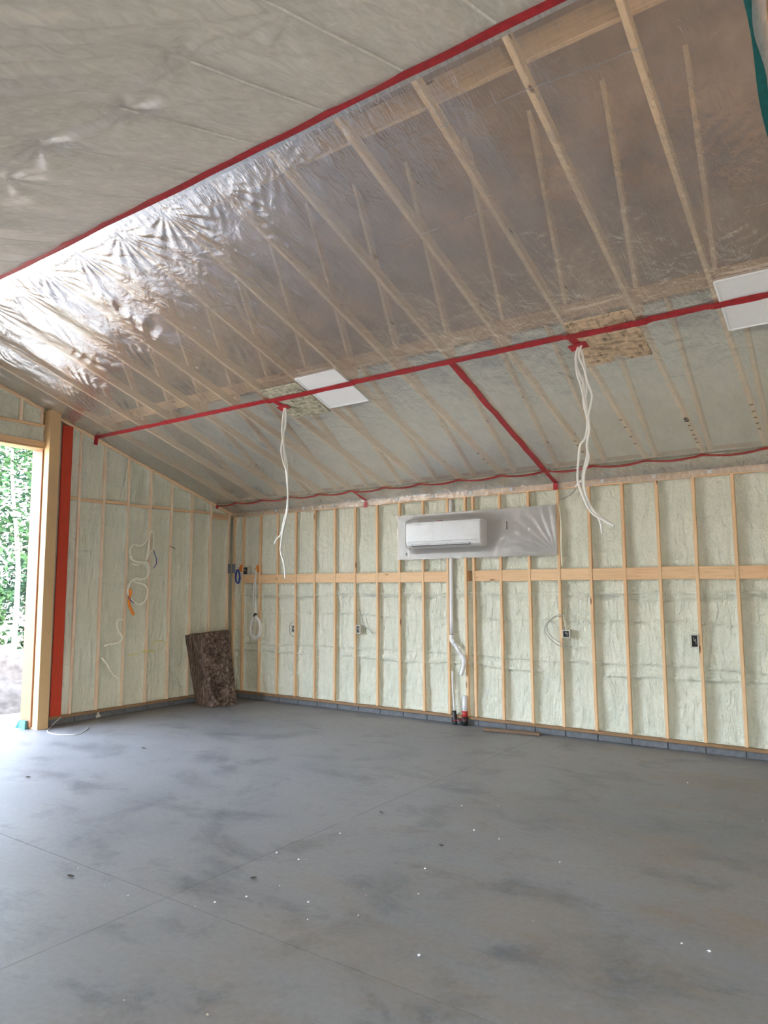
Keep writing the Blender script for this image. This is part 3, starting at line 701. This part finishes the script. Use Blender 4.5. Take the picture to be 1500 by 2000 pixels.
# ================================================================== PIPES
def pt(px, py, y): return on(px, py, 1, y)
dp = root('drain_pipe', (4.58, -.03, .68))
adopt(dp, MB().tube([(4.385, .035, 3.07), (4.385, .03, 2.2), (4.385, .02, 1.20)], .027, 14, 4).build('upright_pipe', PVC, None, True))
e1, e2, e3 = Vector((4.385, .02, 1.19)), Vector((4.435, .0, 1.07)), Vector((4.56, -.03, .93))
adopt(dp, MB().tube([e1, (4.388, .018, 1.12), e2], .033, 14, 5).build('elbow', PVC, None, True))
adopt(dp, MB().tube([e2, e3], .027, 14, 1).build('slanting_pipe', PVC, None, True))
adopt(dp, MB().tube([e3, (4.605, -.037, .87), (4.600, -.04, .78)], .033, 14, 5).build('elbow', PVC, None, True))
adopt(dp, MB().tube([(4.600, -.04, .80), (4.585, -.043, .73), (4.562, -.05, .665)], .029, 14, 3, cap=False).tube([(4.564, -.05, .672), (4.562, -.05, .6655)], .022, 12, 1).build('outlet_pipe', PVC, None, True))
adopt(dp, MB().tube([(4.60, -.039, .835), (4.60, -.04, .822)], .036, 14, 1).build('collar', PVC, None, True))
tag(dp, 'white drain pipe with two elbows coming down beside a stud', 'pipe')
sp_ = root('stub_pipe', (4.60, -.03, 0))
adopt(sp_, MB().tube([(4.60, -.03, .15), (4.605, -.03, .39)], .033, 16, 1).build('upper_pipe', PVC, None, True))
adopt(sp_, MB().tube([(4.60, -.03, .11), (4.60, -.03, .19)], .039, 16, 1).build('red_collar', REDP, None, True))
adopt(sp_, MB().tube([(4.60, -.03, 0), (4.60, -.03, .115)], .041, 16, 1).build('lower_sleeve', BLACK, None, True))
tag(sp_, 'short upright white pipe with red collar standing against block curb', 'pipe')
bp_ = root('black_pipe', (4.452, -.02, 0))
adopt(bp_, MB().tube([(4.46, -.05, 0), (4.44, -.02, .09), (4.42, -.005, .17)], .028, 14, 3).build('black_sleeve', BLACK, None, True))
adopt(bp_, MB().tube([(4.43, -.01, .15), (4.402, .0, .45), (4.395, .005, .70)], .012, 10, 3).build('white_tube', PVC, None, True))
tag(bp_, 'slanting black pipe stub with thin white tube rising from it', 'pipe')
tie = MB().tube([(4.425, -.06, .055), (4.5, -.075, .065), (4.56, -.075, .075), (4.64, -.066, .08)], .004, 6, 4).build('tie_wire', REDP)
tag(rebase(tie, (4.5, -.07, .06)), 'thin reddish wire tying black pipe stub to collared pipe', 'wire')
vp = MB().tube([(4.385, .035, 3.07), (4.385, .03, 3.09)], .045, 14, 1)

# ================================================================== BACK WALL BOXES, CORDS
def outlet(px, py, wd, ht, label, ears=True):
    c = on(px, py, 1, 0); x_, z_ = c.x, c.z; r = root('outlet_box', (x_, 0, z_-ht/2))
    t_ = .012; mb_ = MB()
    mb_.box((x_-wd/2, -.012, z_-ht/2), (x_-wd/2+t_, .06, z_+ht/2)).box((x_+wd/2-t_, -.012, z_-ht/2), (x_+wd/2, .06, z_+ht/2))
    mb_.box((x_-wd/2+t_, -.012, z_-ht/2), (x_+wd/2-t_, .06, z_-ht/2+t_)).box((x_-wd/2+t_, -.012, z_+ht/2-t_), (x_+wd/2-t_, .06, z_+ht/2))
    adopt(r, mb_.build('rim', BOXG)); adopt(r, MB().box((x_-wd/2+t_, .004, z_-ht/2+t_), (x_+wd/2-t_, .055, z_+ht/2-t_)).build('cavity', BLACK))
    adopt(r, MB().tube([(x_-wd*.15, .0, z_+ht*.3), (x_-wd*.05, -.006, z_), (x_+wd*.1, -.004, z_+ht*.15), (x_+wd*.15, .0, z_-ht*.2)], .0025, 6, 4).build('wire_end', BOXG))
    return tag(r, label, 'outlet box')
outlet(573, 1228, .07, .115, 'slim black outlet box with cable loop at stud below the board, nearest the cable coil')
outlet(700, 1229, .085, .125, 'black outlet box below the mini split, left of it, at mid height')
outlet(1106, 1238, .10, .10, 'square black outlet box right of pipes with wires looping around a stud')
outlet(1357, 1252, .085, .15, 'black two-gang outlet box farthest right on back wall')
outlet(479, 1115, .15, .14, 'double black outlet box above the girt board near the corner')
for px, lb in ((455, 'left-wall'), (463, 'back-wall')):
    pass
cp = root('corner_plate', (.045, -.006, 2.10))
adopt(cp, MB().box((.02, -.008, 2.10), (.10, -.003, 2.26)).build('plate', STEEL)); adopt(cp, MB().box((.003, -.09, 2.10), (.009, -.03, 2.26)).build('plate', STEEL))
tag(cp, 'dark steel guard plate folded in room corner at girt height', 'plate')
def hook(px, py, lb):
    c = on(px, py, 1, -.02); r = root('cord_hook', c)
    adopt(r, MB().box((c.x-.016, -.03, c.z-.06), (c.x+.016, -.004, c.z+.06)).build('clip', ORANGE)); adopt(r, MB().tube([(c.x, -.03, c.z+.03), (c.x, -.07, c.z), (c.x, -.03, c.z-.03)], .007, 6, 4).build('loop', ORANGE))
    tag(r, lb, 'hook'); return c
h1 = hook(471, 1110, 'orange hook on stud holding the blue cord'); h2 = hook(503, 1111, 'orange hook on stud holding the white cable coil')
def coil(c, rx, rz, n_, r, wob, seed):
    rr = random.Random(seed); pts = []
    for i in range(n_*16+1):
        a_ = 2*PI*i/16; k = 1-.06*(i//16)*.6+wob*rr.uniform(-1, 1)*.3
        pts.append((c.x+rx*k*math.sin(a_)*(1-.25*math.cos(a_)), c.y-.012*math.sin(a_*.37+seed), c.z-rz+rz*k*math.cos(a_)))
    return pts
bc = root('coiled_cord', h1); cc = Vector((h1.x-.05, -.05, h1.z-.02))
adopt(bc, MB().tube(coil(cc, .05, .12, 4, .007, .3, 3), .008, 6, 1).build('coil', BLUE, None, True))
adopt(bc, MB().tube([(h1.x, -.05, h1.z+.02), (h1.x-.02, -.055, h1.z-.03), cc], .006, 6, 3).build('tail', BLUE, None, True))
tag(bc, 'small coil of dark blue cord hanging in the room corner', 'cord')
cl = root('cable_coil', (h2.x, -.05, 1.0)); top = on(499, 1200, 1, -.05)
adopt(cl, MB().tube(coil(Vector((top.x, -.05, top.z)), .125, .205, 6, .008, .5, 9), .0085, 6, 1).build('coil', CABLE, None, True))
adopt(cl, MB().tube([(h2.x, -.05, h2.z), (h2.x-.01, -.05, 1.8), (top.x+.012, -.05, top.z)], .008, 6, 5).tube([(h2.x, -.05, h2.z-.02), (h2.x-.06, -.045, 1.85), (h2.x-.055, -.045, 1.6), (top.x-.01, -.045, top.z+.02)], .008, 6, 5).build('lead', CABLE, None, True))
adopt(cl, MB().tube([(top.x-.02, -.055, top.z-.035), (top.x, -.066, top.z+.005), (top.x+.04, -.06, top.z-.005)], .018, 8, 3).build('tie', BLACK, None, True))
tag(cl, 'coil of white cable hanging from orange hook over foam wall', 'cable')
def wall_cable(pxs, y, r, m_, name, label, cat='cable'):
    o = MB().tube([on(a, b, 1, y-.004*(i % 3)) for i, (a, b) in enumerate(pxs)], r, 6, 5).build(name, m_, None, True)
    rebase(o, on(*pxs[0], 1, y)); return tag(o, label, cat)
wall_cable([(570, 1214), (566, 1222), (567, 1238), (574, 1244)], -.02, .006, CABLE_D, 'cable', 'short cable loop at left side of slim outlet box')
wall_cable([(702, 1190), (707, 1205), (712, 1222), (722, 1231), (728, 1237)], .03, .006, CABLE_D, 'cable', 'short loose cable right of outlet box under the mini split')
wall_cable([(1100, 1202), (1080, 1207), (1067, 1220), (1064, 1232), (1072, 1245), (1090, 1260), (1110, 1265), (1118, 1262)], -.02, .005, CABLE_D, 'cable', 'thin cable looping left of stud beside the square outlet box')
wall_cable([(1102, 1198), (1082, 1205), (1069, 1222), (1074, 1240), (1092, 1254), (1108, 1262)], -.03, .004, CABLE_D, 'wire', 'second thinner wire inside cable loop beside square outlet box', 'wire')
wall_cable([(1100, 1200), (1104, 1220), (1106, 1232)], -.02, .005, CABLE_S, 'cable', 'short cable dropping into the top of square outlet box')
wall_cable([(1091, 985), (1095, 1010), (1096, 1040), (1096, 1070), (1098, 1105)], .01, .010, CABLE_S, 'cable', 'foam-coated cable running down along stud at right end of covered board')
wall_cable([(1127, 952), (1116, 965), (1104, 972), (1094, 976)], .02, .007, CABLE_D, 'cable', 'short grey cable curving from top plate to stud by covered board')

# ================================================================== HANGING CABLES
def hang(name, x_, y_, strands, r, label):
    """strands: lists of (px, py, dy) seen in the vertical plane at y_"""
    o = root(name, (x_, y_, zc(y_)))
    for k, st in enumerate(strands):
        pts = [on(a, b, 1, y_+dy) for a, b, dy in st]
        adopt(o, MB().tube(pts, r, 8, 6).build('cable', CABLE, None, True))
    return tag(o, label, 'cable')
hang('hanging_cable', 3.592, -2.53, [
 [(556, 793, 0), (552, 820, 0), (551, 845, 0), (555, 880, .01), (558, 915, 0), (562, 960, .01), (561, 1000, 0), (553, 1035, 0), (550, 1055, .01), (548, 1078, 0), (555, 1100, 0), (557, 1130, 0)],
 [(559, 794, .01), (558, 830, 0), (553, 852, .02), (549, 880, 0), (554, 905, -.01), (561, 925, 0), (562, 960, 0), (560, 995, .01), (554, 1020, .01), (549, 1042, 0), (541, 1052, -.01), (536, 1062, -.02)],
 [(557, 793, .02), (554, 860, .02), (560, 900, .02), (562, 940, .015), (563, 975, .015), (557, 1022, .02), (550, 1050, .02), (551, 1085, .02), (556, 1105, .02)]],
 .009, 'thin twisted white cables hanging from film patch left of the white panel')
hang('hanging_cable', 7.21, -2.55, [
 [(1131, 673, 0), (1125, 695, 0), (1127, 730, 0), (1135, 755, 0), (1142, 790, .01), (1147, 825, 0), (1143, 855, 0), (1133, 870, 0), (1130, 900, .01), (1128, 930, 0), (1130, 945, 0), (1138, 968, 0), (1155, 1000, -.02), (1180, 1016, -.03), (1200, 1028, -.05)],
 [(1133, 673, .02), (1126, 692, .02), (1128, 720, .03), (1138, 745, .02), (1139, 755, .02), (1140, 790, .02), (1145, 810, .02), (1149, 840, .02), (1147, 880, .03), (1145, 900, .02), (1138, 925, .02), (1139, 955, .02), (1148, 985, .02), (1165, 1003, .01), (1192, 1022, 0)],
 [(1136, 673, -.01), (1131, 695, -.01), (1141, 720, -.01), (1147, 745, -.01), (1156, 770, -.01), (1154, 790, -.01), (1149, 815, -.02), (1151, 840, -.01), (1146, 870, -.01), (1150, 895, -.01), (1141, 925, -.01), (1142, 955, -.01), (1152, 985, 0), (1166, 1005, .02), (1173, 1022, .03), (1176, 1042, .03)],
 [(1134, 673, .04), (1137, 690, .04), (1140, 705, .04), (1144, 730, .04), (1146, 755, .04), (1144, 775, .04), (1141, 770, .04), (1146, 800, .04), (1151, 825, .04), (1147, 850, .04), (1148, 880, .04), (1141, 915, .04), (1138, 935, .05), (1131, 942, .05), (1124, 952, .05)],
 [(1129, 674, .03), (1124, 700, .05), (1130, 725, .06), (1138, 740, .05), (1140, 752, .05), (1143, 770, .05), (1146, 795, .05), (1147, 830, .05)]],
 .0105, 'thick bunch of white cables hanging from film patch beside tan chipboard panel')

# ================================================================== LEFT WALL WIRING
def lw(pxs, x_, r, m_, name, label, cat, n_=6):
    o = MB().tube([on(a, b, 0, x_+.006*(i % 3)) for i, (a, b) in enumerate(pxs)], r, n_, 6).build(name, m_, None, True)
    rebase(o, on(*pxs[0], 0, x_)); return tag(o, label, cat)
lt = root('cable_tangle', on(272, 1130, 0, .03))
paths = [
 [(292, 1085), (291, 1060), (293, 1042), (297, 1038), (300, 1045), (300, 1075)],
 [(292, 1050), (285, 1058), (275, 1066), (262, 1064), (256, 1070), (254, 1080), (260, 1090)],
 [(254, 1086), (262, 1096), (275, 1098), (286, 1098), (291, 1110), (288, 1125), (278, 1131), (266, 1130), (256, 1136), (250, 1150), (252, 1163), (262, 1176), (273, 1180), (283, 1174), (288, 1160), (287, 1148), (278, 1140), (266, 1138), (258, 1132)],
 [(258, 1100), (268, 1103), (276, 1099), (284, 1102), (289, 1114), (285, 1127), (275, 1133), (262, 1133), (254, 1139), (251, 1148)],
 [(292, 1050), (289, 1080), (286, 1095), (292, 1080), (296, 1076)]]
for k, q in enumerate(paths):
    adopt(lt, MB().tube([on(a, b, 0, .035+.016*(k % 3)+.008*(i % 2)) for i, (a, b) in enumerate(q)], (.015 if k in (2, 3) else .012), 7, 5).build('cable', CABLE_S, None, True))
tag(lt, 'tangle of cream foam-coated cables stapled on left wall around a stud', 'cables')
lw([(299, 1045), (301, 1062), (301, 1078), (305, 1090), (305, 1102), (299, 1110)], .03, .006, BLUE, 'blue_wire', 'thin blue-grey wire bowed beside stud on left wall', 'wire')
lw([(253, 1150), (255, 1158), (252, 1170), (253, 1183), (258, 1194), (261, 1201)], .085, .022, ORANGE, 'conduit', 'bent orange conduit end hanging on left wall', 'conduit', 12)
lw([(286, 1150), (289, 1158), (287, 1166)], .02, .010, ORANGE, 'conduit', 'short orange conduit piece against stud, right of the bent one', 'conduit', 10)
lw([(250, 1165), (256, 1173), (262, 1178)], .12, .006, BLUE, 'blue_wire', 'short dark blue wire crossing the orange conduit', 'wire')
lw([(262, 1204), (255, 1207), (250, 1209)], .02, .004, CABLE_S, 'wire', 'short pale wire end below the bent orange conduit', 'wire')
lw([(239, 1211), (232, 1211), (228, 1220), (232, 1233), (238, 1243), (236, 1252), (225, 1257), (212, 1259), (203, 1262)], -.005, .016, CABLE_S, 'cable', 'foam-coated cable curling out low on left wall, below conduit', 'cable')
lw([(198, 1284), (208, 1296), (215, 1308), (222, 1318), (232, 1324)], -.02, .016, CABLE_S, 'cable', 'foam-coated cable slanting down low on left wall', 'cable')
lw([(278, 1273), (286, 1272), (294, 1272), (302, 1272)], .018, .008, YEL, 'yellow_strap', 'yellow strap nailed across stud low on left wall', 'strap')
lw([(248, 1281), (262, 1278), (272, 1277)], -.03, .006, YEL, 'yellow_cable', 'faint yellow cable in foam left of the yellow strap', 'cable')
lw([(296, 1258), (305, 1252), (318, 1252), (328, 1260)], -.03, .006, YEL, 'yellow_cable', 'faint yellow cable arching in foam right of the yellow strap', 'cable')
lw([(318, 1264), (325, 1270), (327, 1280), (324, 1300)], -.03, .008, CABLE_S, 'cable', 'foam-coated cable bending down beside stud right of yellow strap', 'cable')
lw([(332, 1067), (337, 1069), (342, 1072)], .01, .006, BLACK, 'nail', 'bent dark nail sticking from stud high on left wall', 'nail')
lw([(290, 1285), (292, 1300), (291, 1310)], .01, .007, CABLE_S, 'cable', 'short cable end hanging by stud under the yellow strap', 'cable')
# wire trailing on the floor, small white clip on the sill
fp = [(119, 1403), (106, 1412), (96, 1422), (92, 1430)]
pts = [on(119, 1401, 0, .01), on(108, 1410, 0, .06), on(98, 1421, 0, .12)]+[on(a, b, 2, .006) for a, b in ((93, 1429), (110, 1434), (130, 1435), (150, 1434), (165, 1428), (172, 1421))]
o = MB().tube(pts, .005, 6, 5).build('floor_wire', CABLE, None, True); rebase(o, pts[3]); tag(o, 'thin white wire trailing over floor from the foot of red post', 'wire')
c = on(192, 1394, 0, .02); o = MB().box((.012, c.y-.035, c.z-.05), (.03, c.y+.03, c.z-.01)).box((.012, c.y-.02, c.z-.01), (.03, c.y+.01, c.z+.02)).build('clip', BOXG)
rebase(o, (.02, c.y, c.z-.05)); tag(o, 'small pale clip hanging on left sill plate over blocks', 'clip')

# ================================================================== INSULATION BATTS IN THE CORNER
def batt():
    Bt = [Vector(q) for q in ((.175, -.87, 0), (.62, -.97, 0), (.77, -.53, 0), (.30, -.42, 0))]
    Tp = [Vector(q) for q in ((.03, -1.00, 1.09), (.36, -.955, 1.115), (.42, -.42, 1.16), (.09, -.46, 1.13))]
    r = root('insulation_batt', (.45, -.7, 0))
    def side(i, j, nx_, nz_, amp, seed, name, m_):
        U, V = np.meshgrid(np.linspace(0, 1, nx_), np.linspace(0, 1, nz_), indexing='ij')
        q = [np.array(v) for v in (Bt[i], Bt[j], Tp[i], Tp[j])]
        Pn = ((1-U)*(1-V))[..., None]*q[0]+(U*(1-V))[..., None]*q[1]+((1-U)*V)[..., None]*q[2]+(U*V)[..., None]*q[3]
        nrm = np.cross(q[1]-q[0], q[2]-q[0]); nrm = nrm/np.linalg.norm(nrm)
        ed = np.clip(np.minimum.reduce([U, 1-U, V*1.5+.02, 1-V])/.06, 0, 1)
        if name == 'cut_edge':
            h = amp*(.5*vnoise(U*9, V*5, seed)+.5*vnoise(U*22, V*9, seed+1))+.012*vnoise(U*2, V*4, seed+2)
        else:
            h = amp*(vnoise(U*4, V*8, seed)+.7*np.abs(vnoise(U*9, V*16, seed+1))+.4*vnoise(U*22, V*36, seed+2))
            hole = np.exp(-(((U-.42)/.16)**2+((V-.17)/.13)**2)); h -= .20*hole
            h += .05*np.exp(-(((U-.68)/.13)**2+((V-.30)/.12)**2))+.04*np.exp(-(((U-.35)/.3)**2+((V-.03)/.05)**2))
        Pn = Pn+nrm*(h*ed)[..., None]
        Pn[..., 2] = np.maximum(Pn[..., 2], .003)
        adopt(r, MB().grid(Pn).build(name, m_, None, True))
    side(0, 1, 36, 60, .030, 81, 'cut_edge', BATT_S); side(1, 2, 56, 90, .085, 84, 'ragged_face', BATT_F)
    side(2, 3, 12, 24, .02, 87, 'back_face', BATT_F); side(3, 0, 12, 24, .02, 88, 'wall_face', BATT_S)
    U, V = np.meshgrid(np.linspace(0, 1, 14), np.linspace(0, 1, 14), indexing='ij'); q = [np.array(v) for v in Tp]
    Pn = ((1-U)*(1-V))[..., None]*q[0]+(U*(1-V))[..., None]*q[1]+(U*V)[..., None]*q[2]+((1-U)*V)[..., None]*q[3]
    Pn[..., 2] += .015*vnoise(U*5, V*5, 90)*np.clip(np.minimum.reduce([U, 1-U, V, 1-V])/.1, 0, 1)
    adopt(r, MB().grid(Pn).build('top_face', BATT_F, None, True))
    tag(r, 'torn brown fibreglass insulation batt block standing on floor in the corner', 'insulation')
batt()

# ================================================================== FLOOR ODDS AND ENDS
a, b = on(943, 1428, 2, .0), on(1053, 1438, 2, .0)
o = MB().beam((a.x, a.y+.03, .021), (b.x, b.y+.03, .021), (0, 1, 0), .075, .036, 3, .003).build('floor_board', PLANKM)
rebase(o, ((a.x+b.x)/2, a.y, 0)); tag(o, 'short brown wooden board lying on floor before the block curb', 'board')
rnd = random.Random(5)
def crumb(mb_, c, r):
    mb_.add([(c.x+r*rnd.uniform(.7, 1.3)*a_, c.y+r*rnd.uniform(.7, 1.3)*b_, r*.02+r*.7*(c_+1)*rnd.uniform(.8, 1.1)) for a_, b_, c_ in ((1, 0, 0), (-1, 0, 0), (0, 1, 0), (0, -1, 0), (.2, .1, 1), (.1, -.1, -1))],
        [(0, 2, 4), (2, 1, 4), (1, 3, 4), (3, 0, 4), (2, 0, 5), (1, 2, 5), (3, 1, 5), (0, 3, 5)])
wc = MB(); bc_ = MB()
for px, py in ((664, 1629), (540, 1667), (583, 1680), (546, 1731), (602, 1763), (381, 1771), (481, 1753), (204, 1731), (601, 1797), (926, 1623), (902, 1575), (973, 1574), (975, 1640), (830, 1698), (818, 1868), (817, 1747), (1331, 1844), (1385, 1860), (862, 1530), (1011, 1513), (1093, 1685), (152, 1697), (419, 1764), (598, 1679), (250, 1750), (1490, 1604), (1343, 1530)):
    crumb(wc, on(px, py, 2, 0), rnd.uniform(.004, .011))
for px, py in ((425, 1708), (215, 1672), (495, 1717), (530, 1731), (649, 1792), (715, 1750), (700, 1790), (951, 1780), (1117, 1669), (1040, 1800), (536, 1535), (656, 1555), (180, 1805), (45, 1903), (405, 1984), (243, 1955), (838, 1512), (828, 1520)):
    crumb(bc_, on(px, py, 2, 0), rnd.uniform(.004, .009))
o = stuff(wc.build('foam_crumbs', WHITE)); o['label'] = 'scattered white foam crumbs on the concrete floor'; o['category'] = 'crumbs'
o = stuff(bc_.build('dirt_crumbs', DIRT)); o['label'] = 'scattered dark dirt crumbs on the concrete floor'; o['category'] = 'crumbs'
for px, py, ln, an, lb in ((138, 1713, 0.032, .2, 'dry brown leaf scrap on floor near left edge of the photo'), (744, 1588, 0.025, -.4, 'dry leaf scrap lying on the long floor joint'), (862, 1653, 0.021, 0, 'dark sliver on floor at right of the long joint'), (55, 1519, 0.032, .3, 'dark sliver on floor under the open doorway'), (495, 1717, 0.021, .8, 'tiny dark scrap on floor right of joint crossing'), (280, 1462, 0.042, 0, 'thin dark scrap on the floor in line with left wall')):
    c = on(px, py, 2, 0); n_ = 7; A = np.zeros((n_, 3, 3))
    for i in range(n_):
        t_ = i/(n_-1)*2-1; wv = .18*ln*(1-t_*t_)+.002
        for j in range(3):
            s_ = (j-1)*wv; A[i, j] = (c.x+ln*t_*math.cos(an)-s_*math.sin(an), c.y+ln*t_*math.sin(an)+s_*math.cos(an), .004+.010*abs(j-1)*(1-t_*t_)+.006*t_*t_)
    mb_ = MB().grid(A); mb_.grid(A-np.array([0, 0, .002]), True)
    o = mb_.build('leaf_scrap', SCRAP, None, True); rebase(o, c); tag(o, lb, 'scrap')

# ================================================================== OUTSIDE
gx, gy = np.meshgrid(np.linspace(-60, -.16, 60), np.linspace(-50, 50, 70), indexing='ij')
gz = -.16+.10*vnoise(gx/3, gy/3, 101)-.25*np.clip((-gx-3)/6, 0, 1)
gz = np.where(gx > -1.2, -.16, gz)
struct(MB().grid(np.stack([gx, gy, gz], -1), True).build('ground', DIRT, None, True))
gx, gy = np.meshgrid(np.linspace(-.16, 40, 20), np.linspace(-60, YF-.1, 20), indexing='ij')
struct(MB().grid(np.stack([gx, gy, gx*0-.16], -1), True).build('ground', DIRT, None, True))
U, V = np.meshgrid(np.linspace(-1, 1, 44), np.linspace(-1, 1, 44), indexing='ij'); R2 = U*U+V*V
H = 1.0*np.clip(1-R2, 0, 1)**1.2*(1+.25*vnoise(U*4, V*4, 111))+.05*vnoise(U*9, V*9, 112)+.03*vnoise(U*20, V*20, 113)
mx_, my_ = -4.1, -1.55
o = MB().grid(np.stack([mx_+1.9*U, my_+2.0*V, -.30+np.where(R2 < 1, H, -.1)], -1)).build('dirt_mound', MOUND, None, True)
rebase(o, (mx_, my_, -.3)); tag(o, 'mound of grey-brown dirt outside the open doorway', 'dirt')
o = MB().add([(-.20, -3.52, 0), (-.05, -3.52, 0), (-.05, -3.49, 0), (-.20, -3.49, 0), (-.24, -3.55, .0), (-.20, -3.52, .11), (-.05, -3.52, .11), (-.05, -3.49, .11), (-.20, -3.49, .11)],
    [(0, 1, 6, 5), (1, 2, 7, 6), (2, 3, 8, 7), (3, 0, 5, 8), (5, 6, 7, 8), (3, 2, 1, 0), (0, 4, 5)]).build('foam_scrap', TURQ)
rebase(o, (-.12, -3.5, 0)); tag(o, 'turquoise foam scrap at the foot of door jamb', 'foam scrap')

def tree(cx, cy, h, rad, nl, trunk_r, label, m_, seed, lean=0., base=.12):
    kind = 'bush' if h < 4 else 'tree'
    rr = np.random.RandomState(seed); r = root(kind, (cx, cy, -.4))
    tp = [(cx, cy, -.4), (cx+lean*.3, cy+.1, h*.3), (cx+lean*.6, cy-.1, h*.6), (cx+lean, cy, h*.93)]
    adopt(r, MB().tube(tp, [trunk_r, trunk_r*.9, trunk_r*.8, trunk_r*.6, trunk_r*.5, trunk_r*.35, trunk_r*.2], 9, 4).build('trunk', BARK, None, True))
    cl = []
    for i in range(14):
        z = h*(base+.8*(i+.5)/14); a_ = i*2.4+rr.rand(); L_ = rad*(.55+.45*rr.rand())*(1.15-abs((z/h)-.45))
        s_ = Vector((cx+lean*z/h, cy, z)); e_ = s_+Vector((math.cos(a_)*L_, math.sin(a_)*L_, .25*L_*rr.uniform(-.3, 1)))
        mid_ = s_.lerp(e_, .5)+Vector((0, 0, .12*L_))
        adopt(r, MB().tube([s_, mid_, e_], [trunk_r*.32, trunk_r*.2, trunk_r*.1], 6, 3).build('branch', BARK, None, True))
        for t_ in (.35, .6, .8, 1.0): cl.append(np.array(s_.lerp(e_, t_)))
    cl = np.array(cl); k = rr.randint(0, len(cl), nl); cen = cl[k]+rr.normal(0, rad*.17, (nl, 3))
    sz = rr.uniform(.07, .14, nl)
    d1 = rr.normal(0, 1, (nl, 3)); d1[:, 2] *= .5; d1 /= np.linalg.norm(d1, axis=1)[:, None]
    d2 = np.cross(d1, rr.normal(0, 1, (nl, 3))*[.6, .6, 1.2]); d2 /= np.linalg.norm(d2, axis=1)[:, None]
    V_ = np.stack([cen-d1*sz[:, None], cen+d2*(sz*.45)[:, None]-d1*(sz*.1)[:, None], cen+d1*sz[:, None]-[0, 0, .02], cen-d2*(sz*.45)[:, None]-d1*(sz*.1)[:, None]], 1).reshape(-1, 3)
    F_ = np.arange(nl*4).reshape(nl, 4)
    mb_ = MB(); mb_.v = V_.tolist(); mb_.f = F_.tolist()
    lf = mb_.build('foliage', m_); adopt(r, lf); stuff(lf)
    return tag(r, label, kind)
tr_ = on(20, 1335, 0, -5.9)
tree(tr_.x, tr_.y, 7.5, 1.6, 2600, .06, 'slender pale-trunked tree nearest the open doorway', LEAF, 1, -.35, .33)
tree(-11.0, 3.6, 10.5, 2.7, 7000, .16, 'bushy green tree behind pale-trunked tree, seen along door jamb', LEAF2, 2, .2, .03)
tree(-12.0, -.8, 10.0, 2.7, 7000, .15, 'broad leafy tree behind the dirt mound, left edge of the photo', LEAF, 3, -.3, .03)
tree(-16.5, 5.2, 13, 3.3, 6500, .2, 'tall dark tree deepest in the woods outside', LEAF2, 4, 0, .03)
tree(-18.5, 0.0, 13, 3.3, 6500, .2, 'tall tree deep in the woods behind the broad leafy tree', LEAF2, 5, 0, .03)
tree(-7.6, -1.9, 2.3, .9, 2600, .03, 'low green bush rising behind the dirt mound at left edge', LEAF, 11, 0, .0)
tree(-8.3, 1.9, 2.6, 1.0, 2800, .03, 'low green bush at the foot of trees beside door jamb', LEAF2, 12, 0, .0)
tree(-9.6, .1, 2.4, 1.0, 2600, .03, 'low green bush between the tree trunks', LEAF, 13, 0, .0)
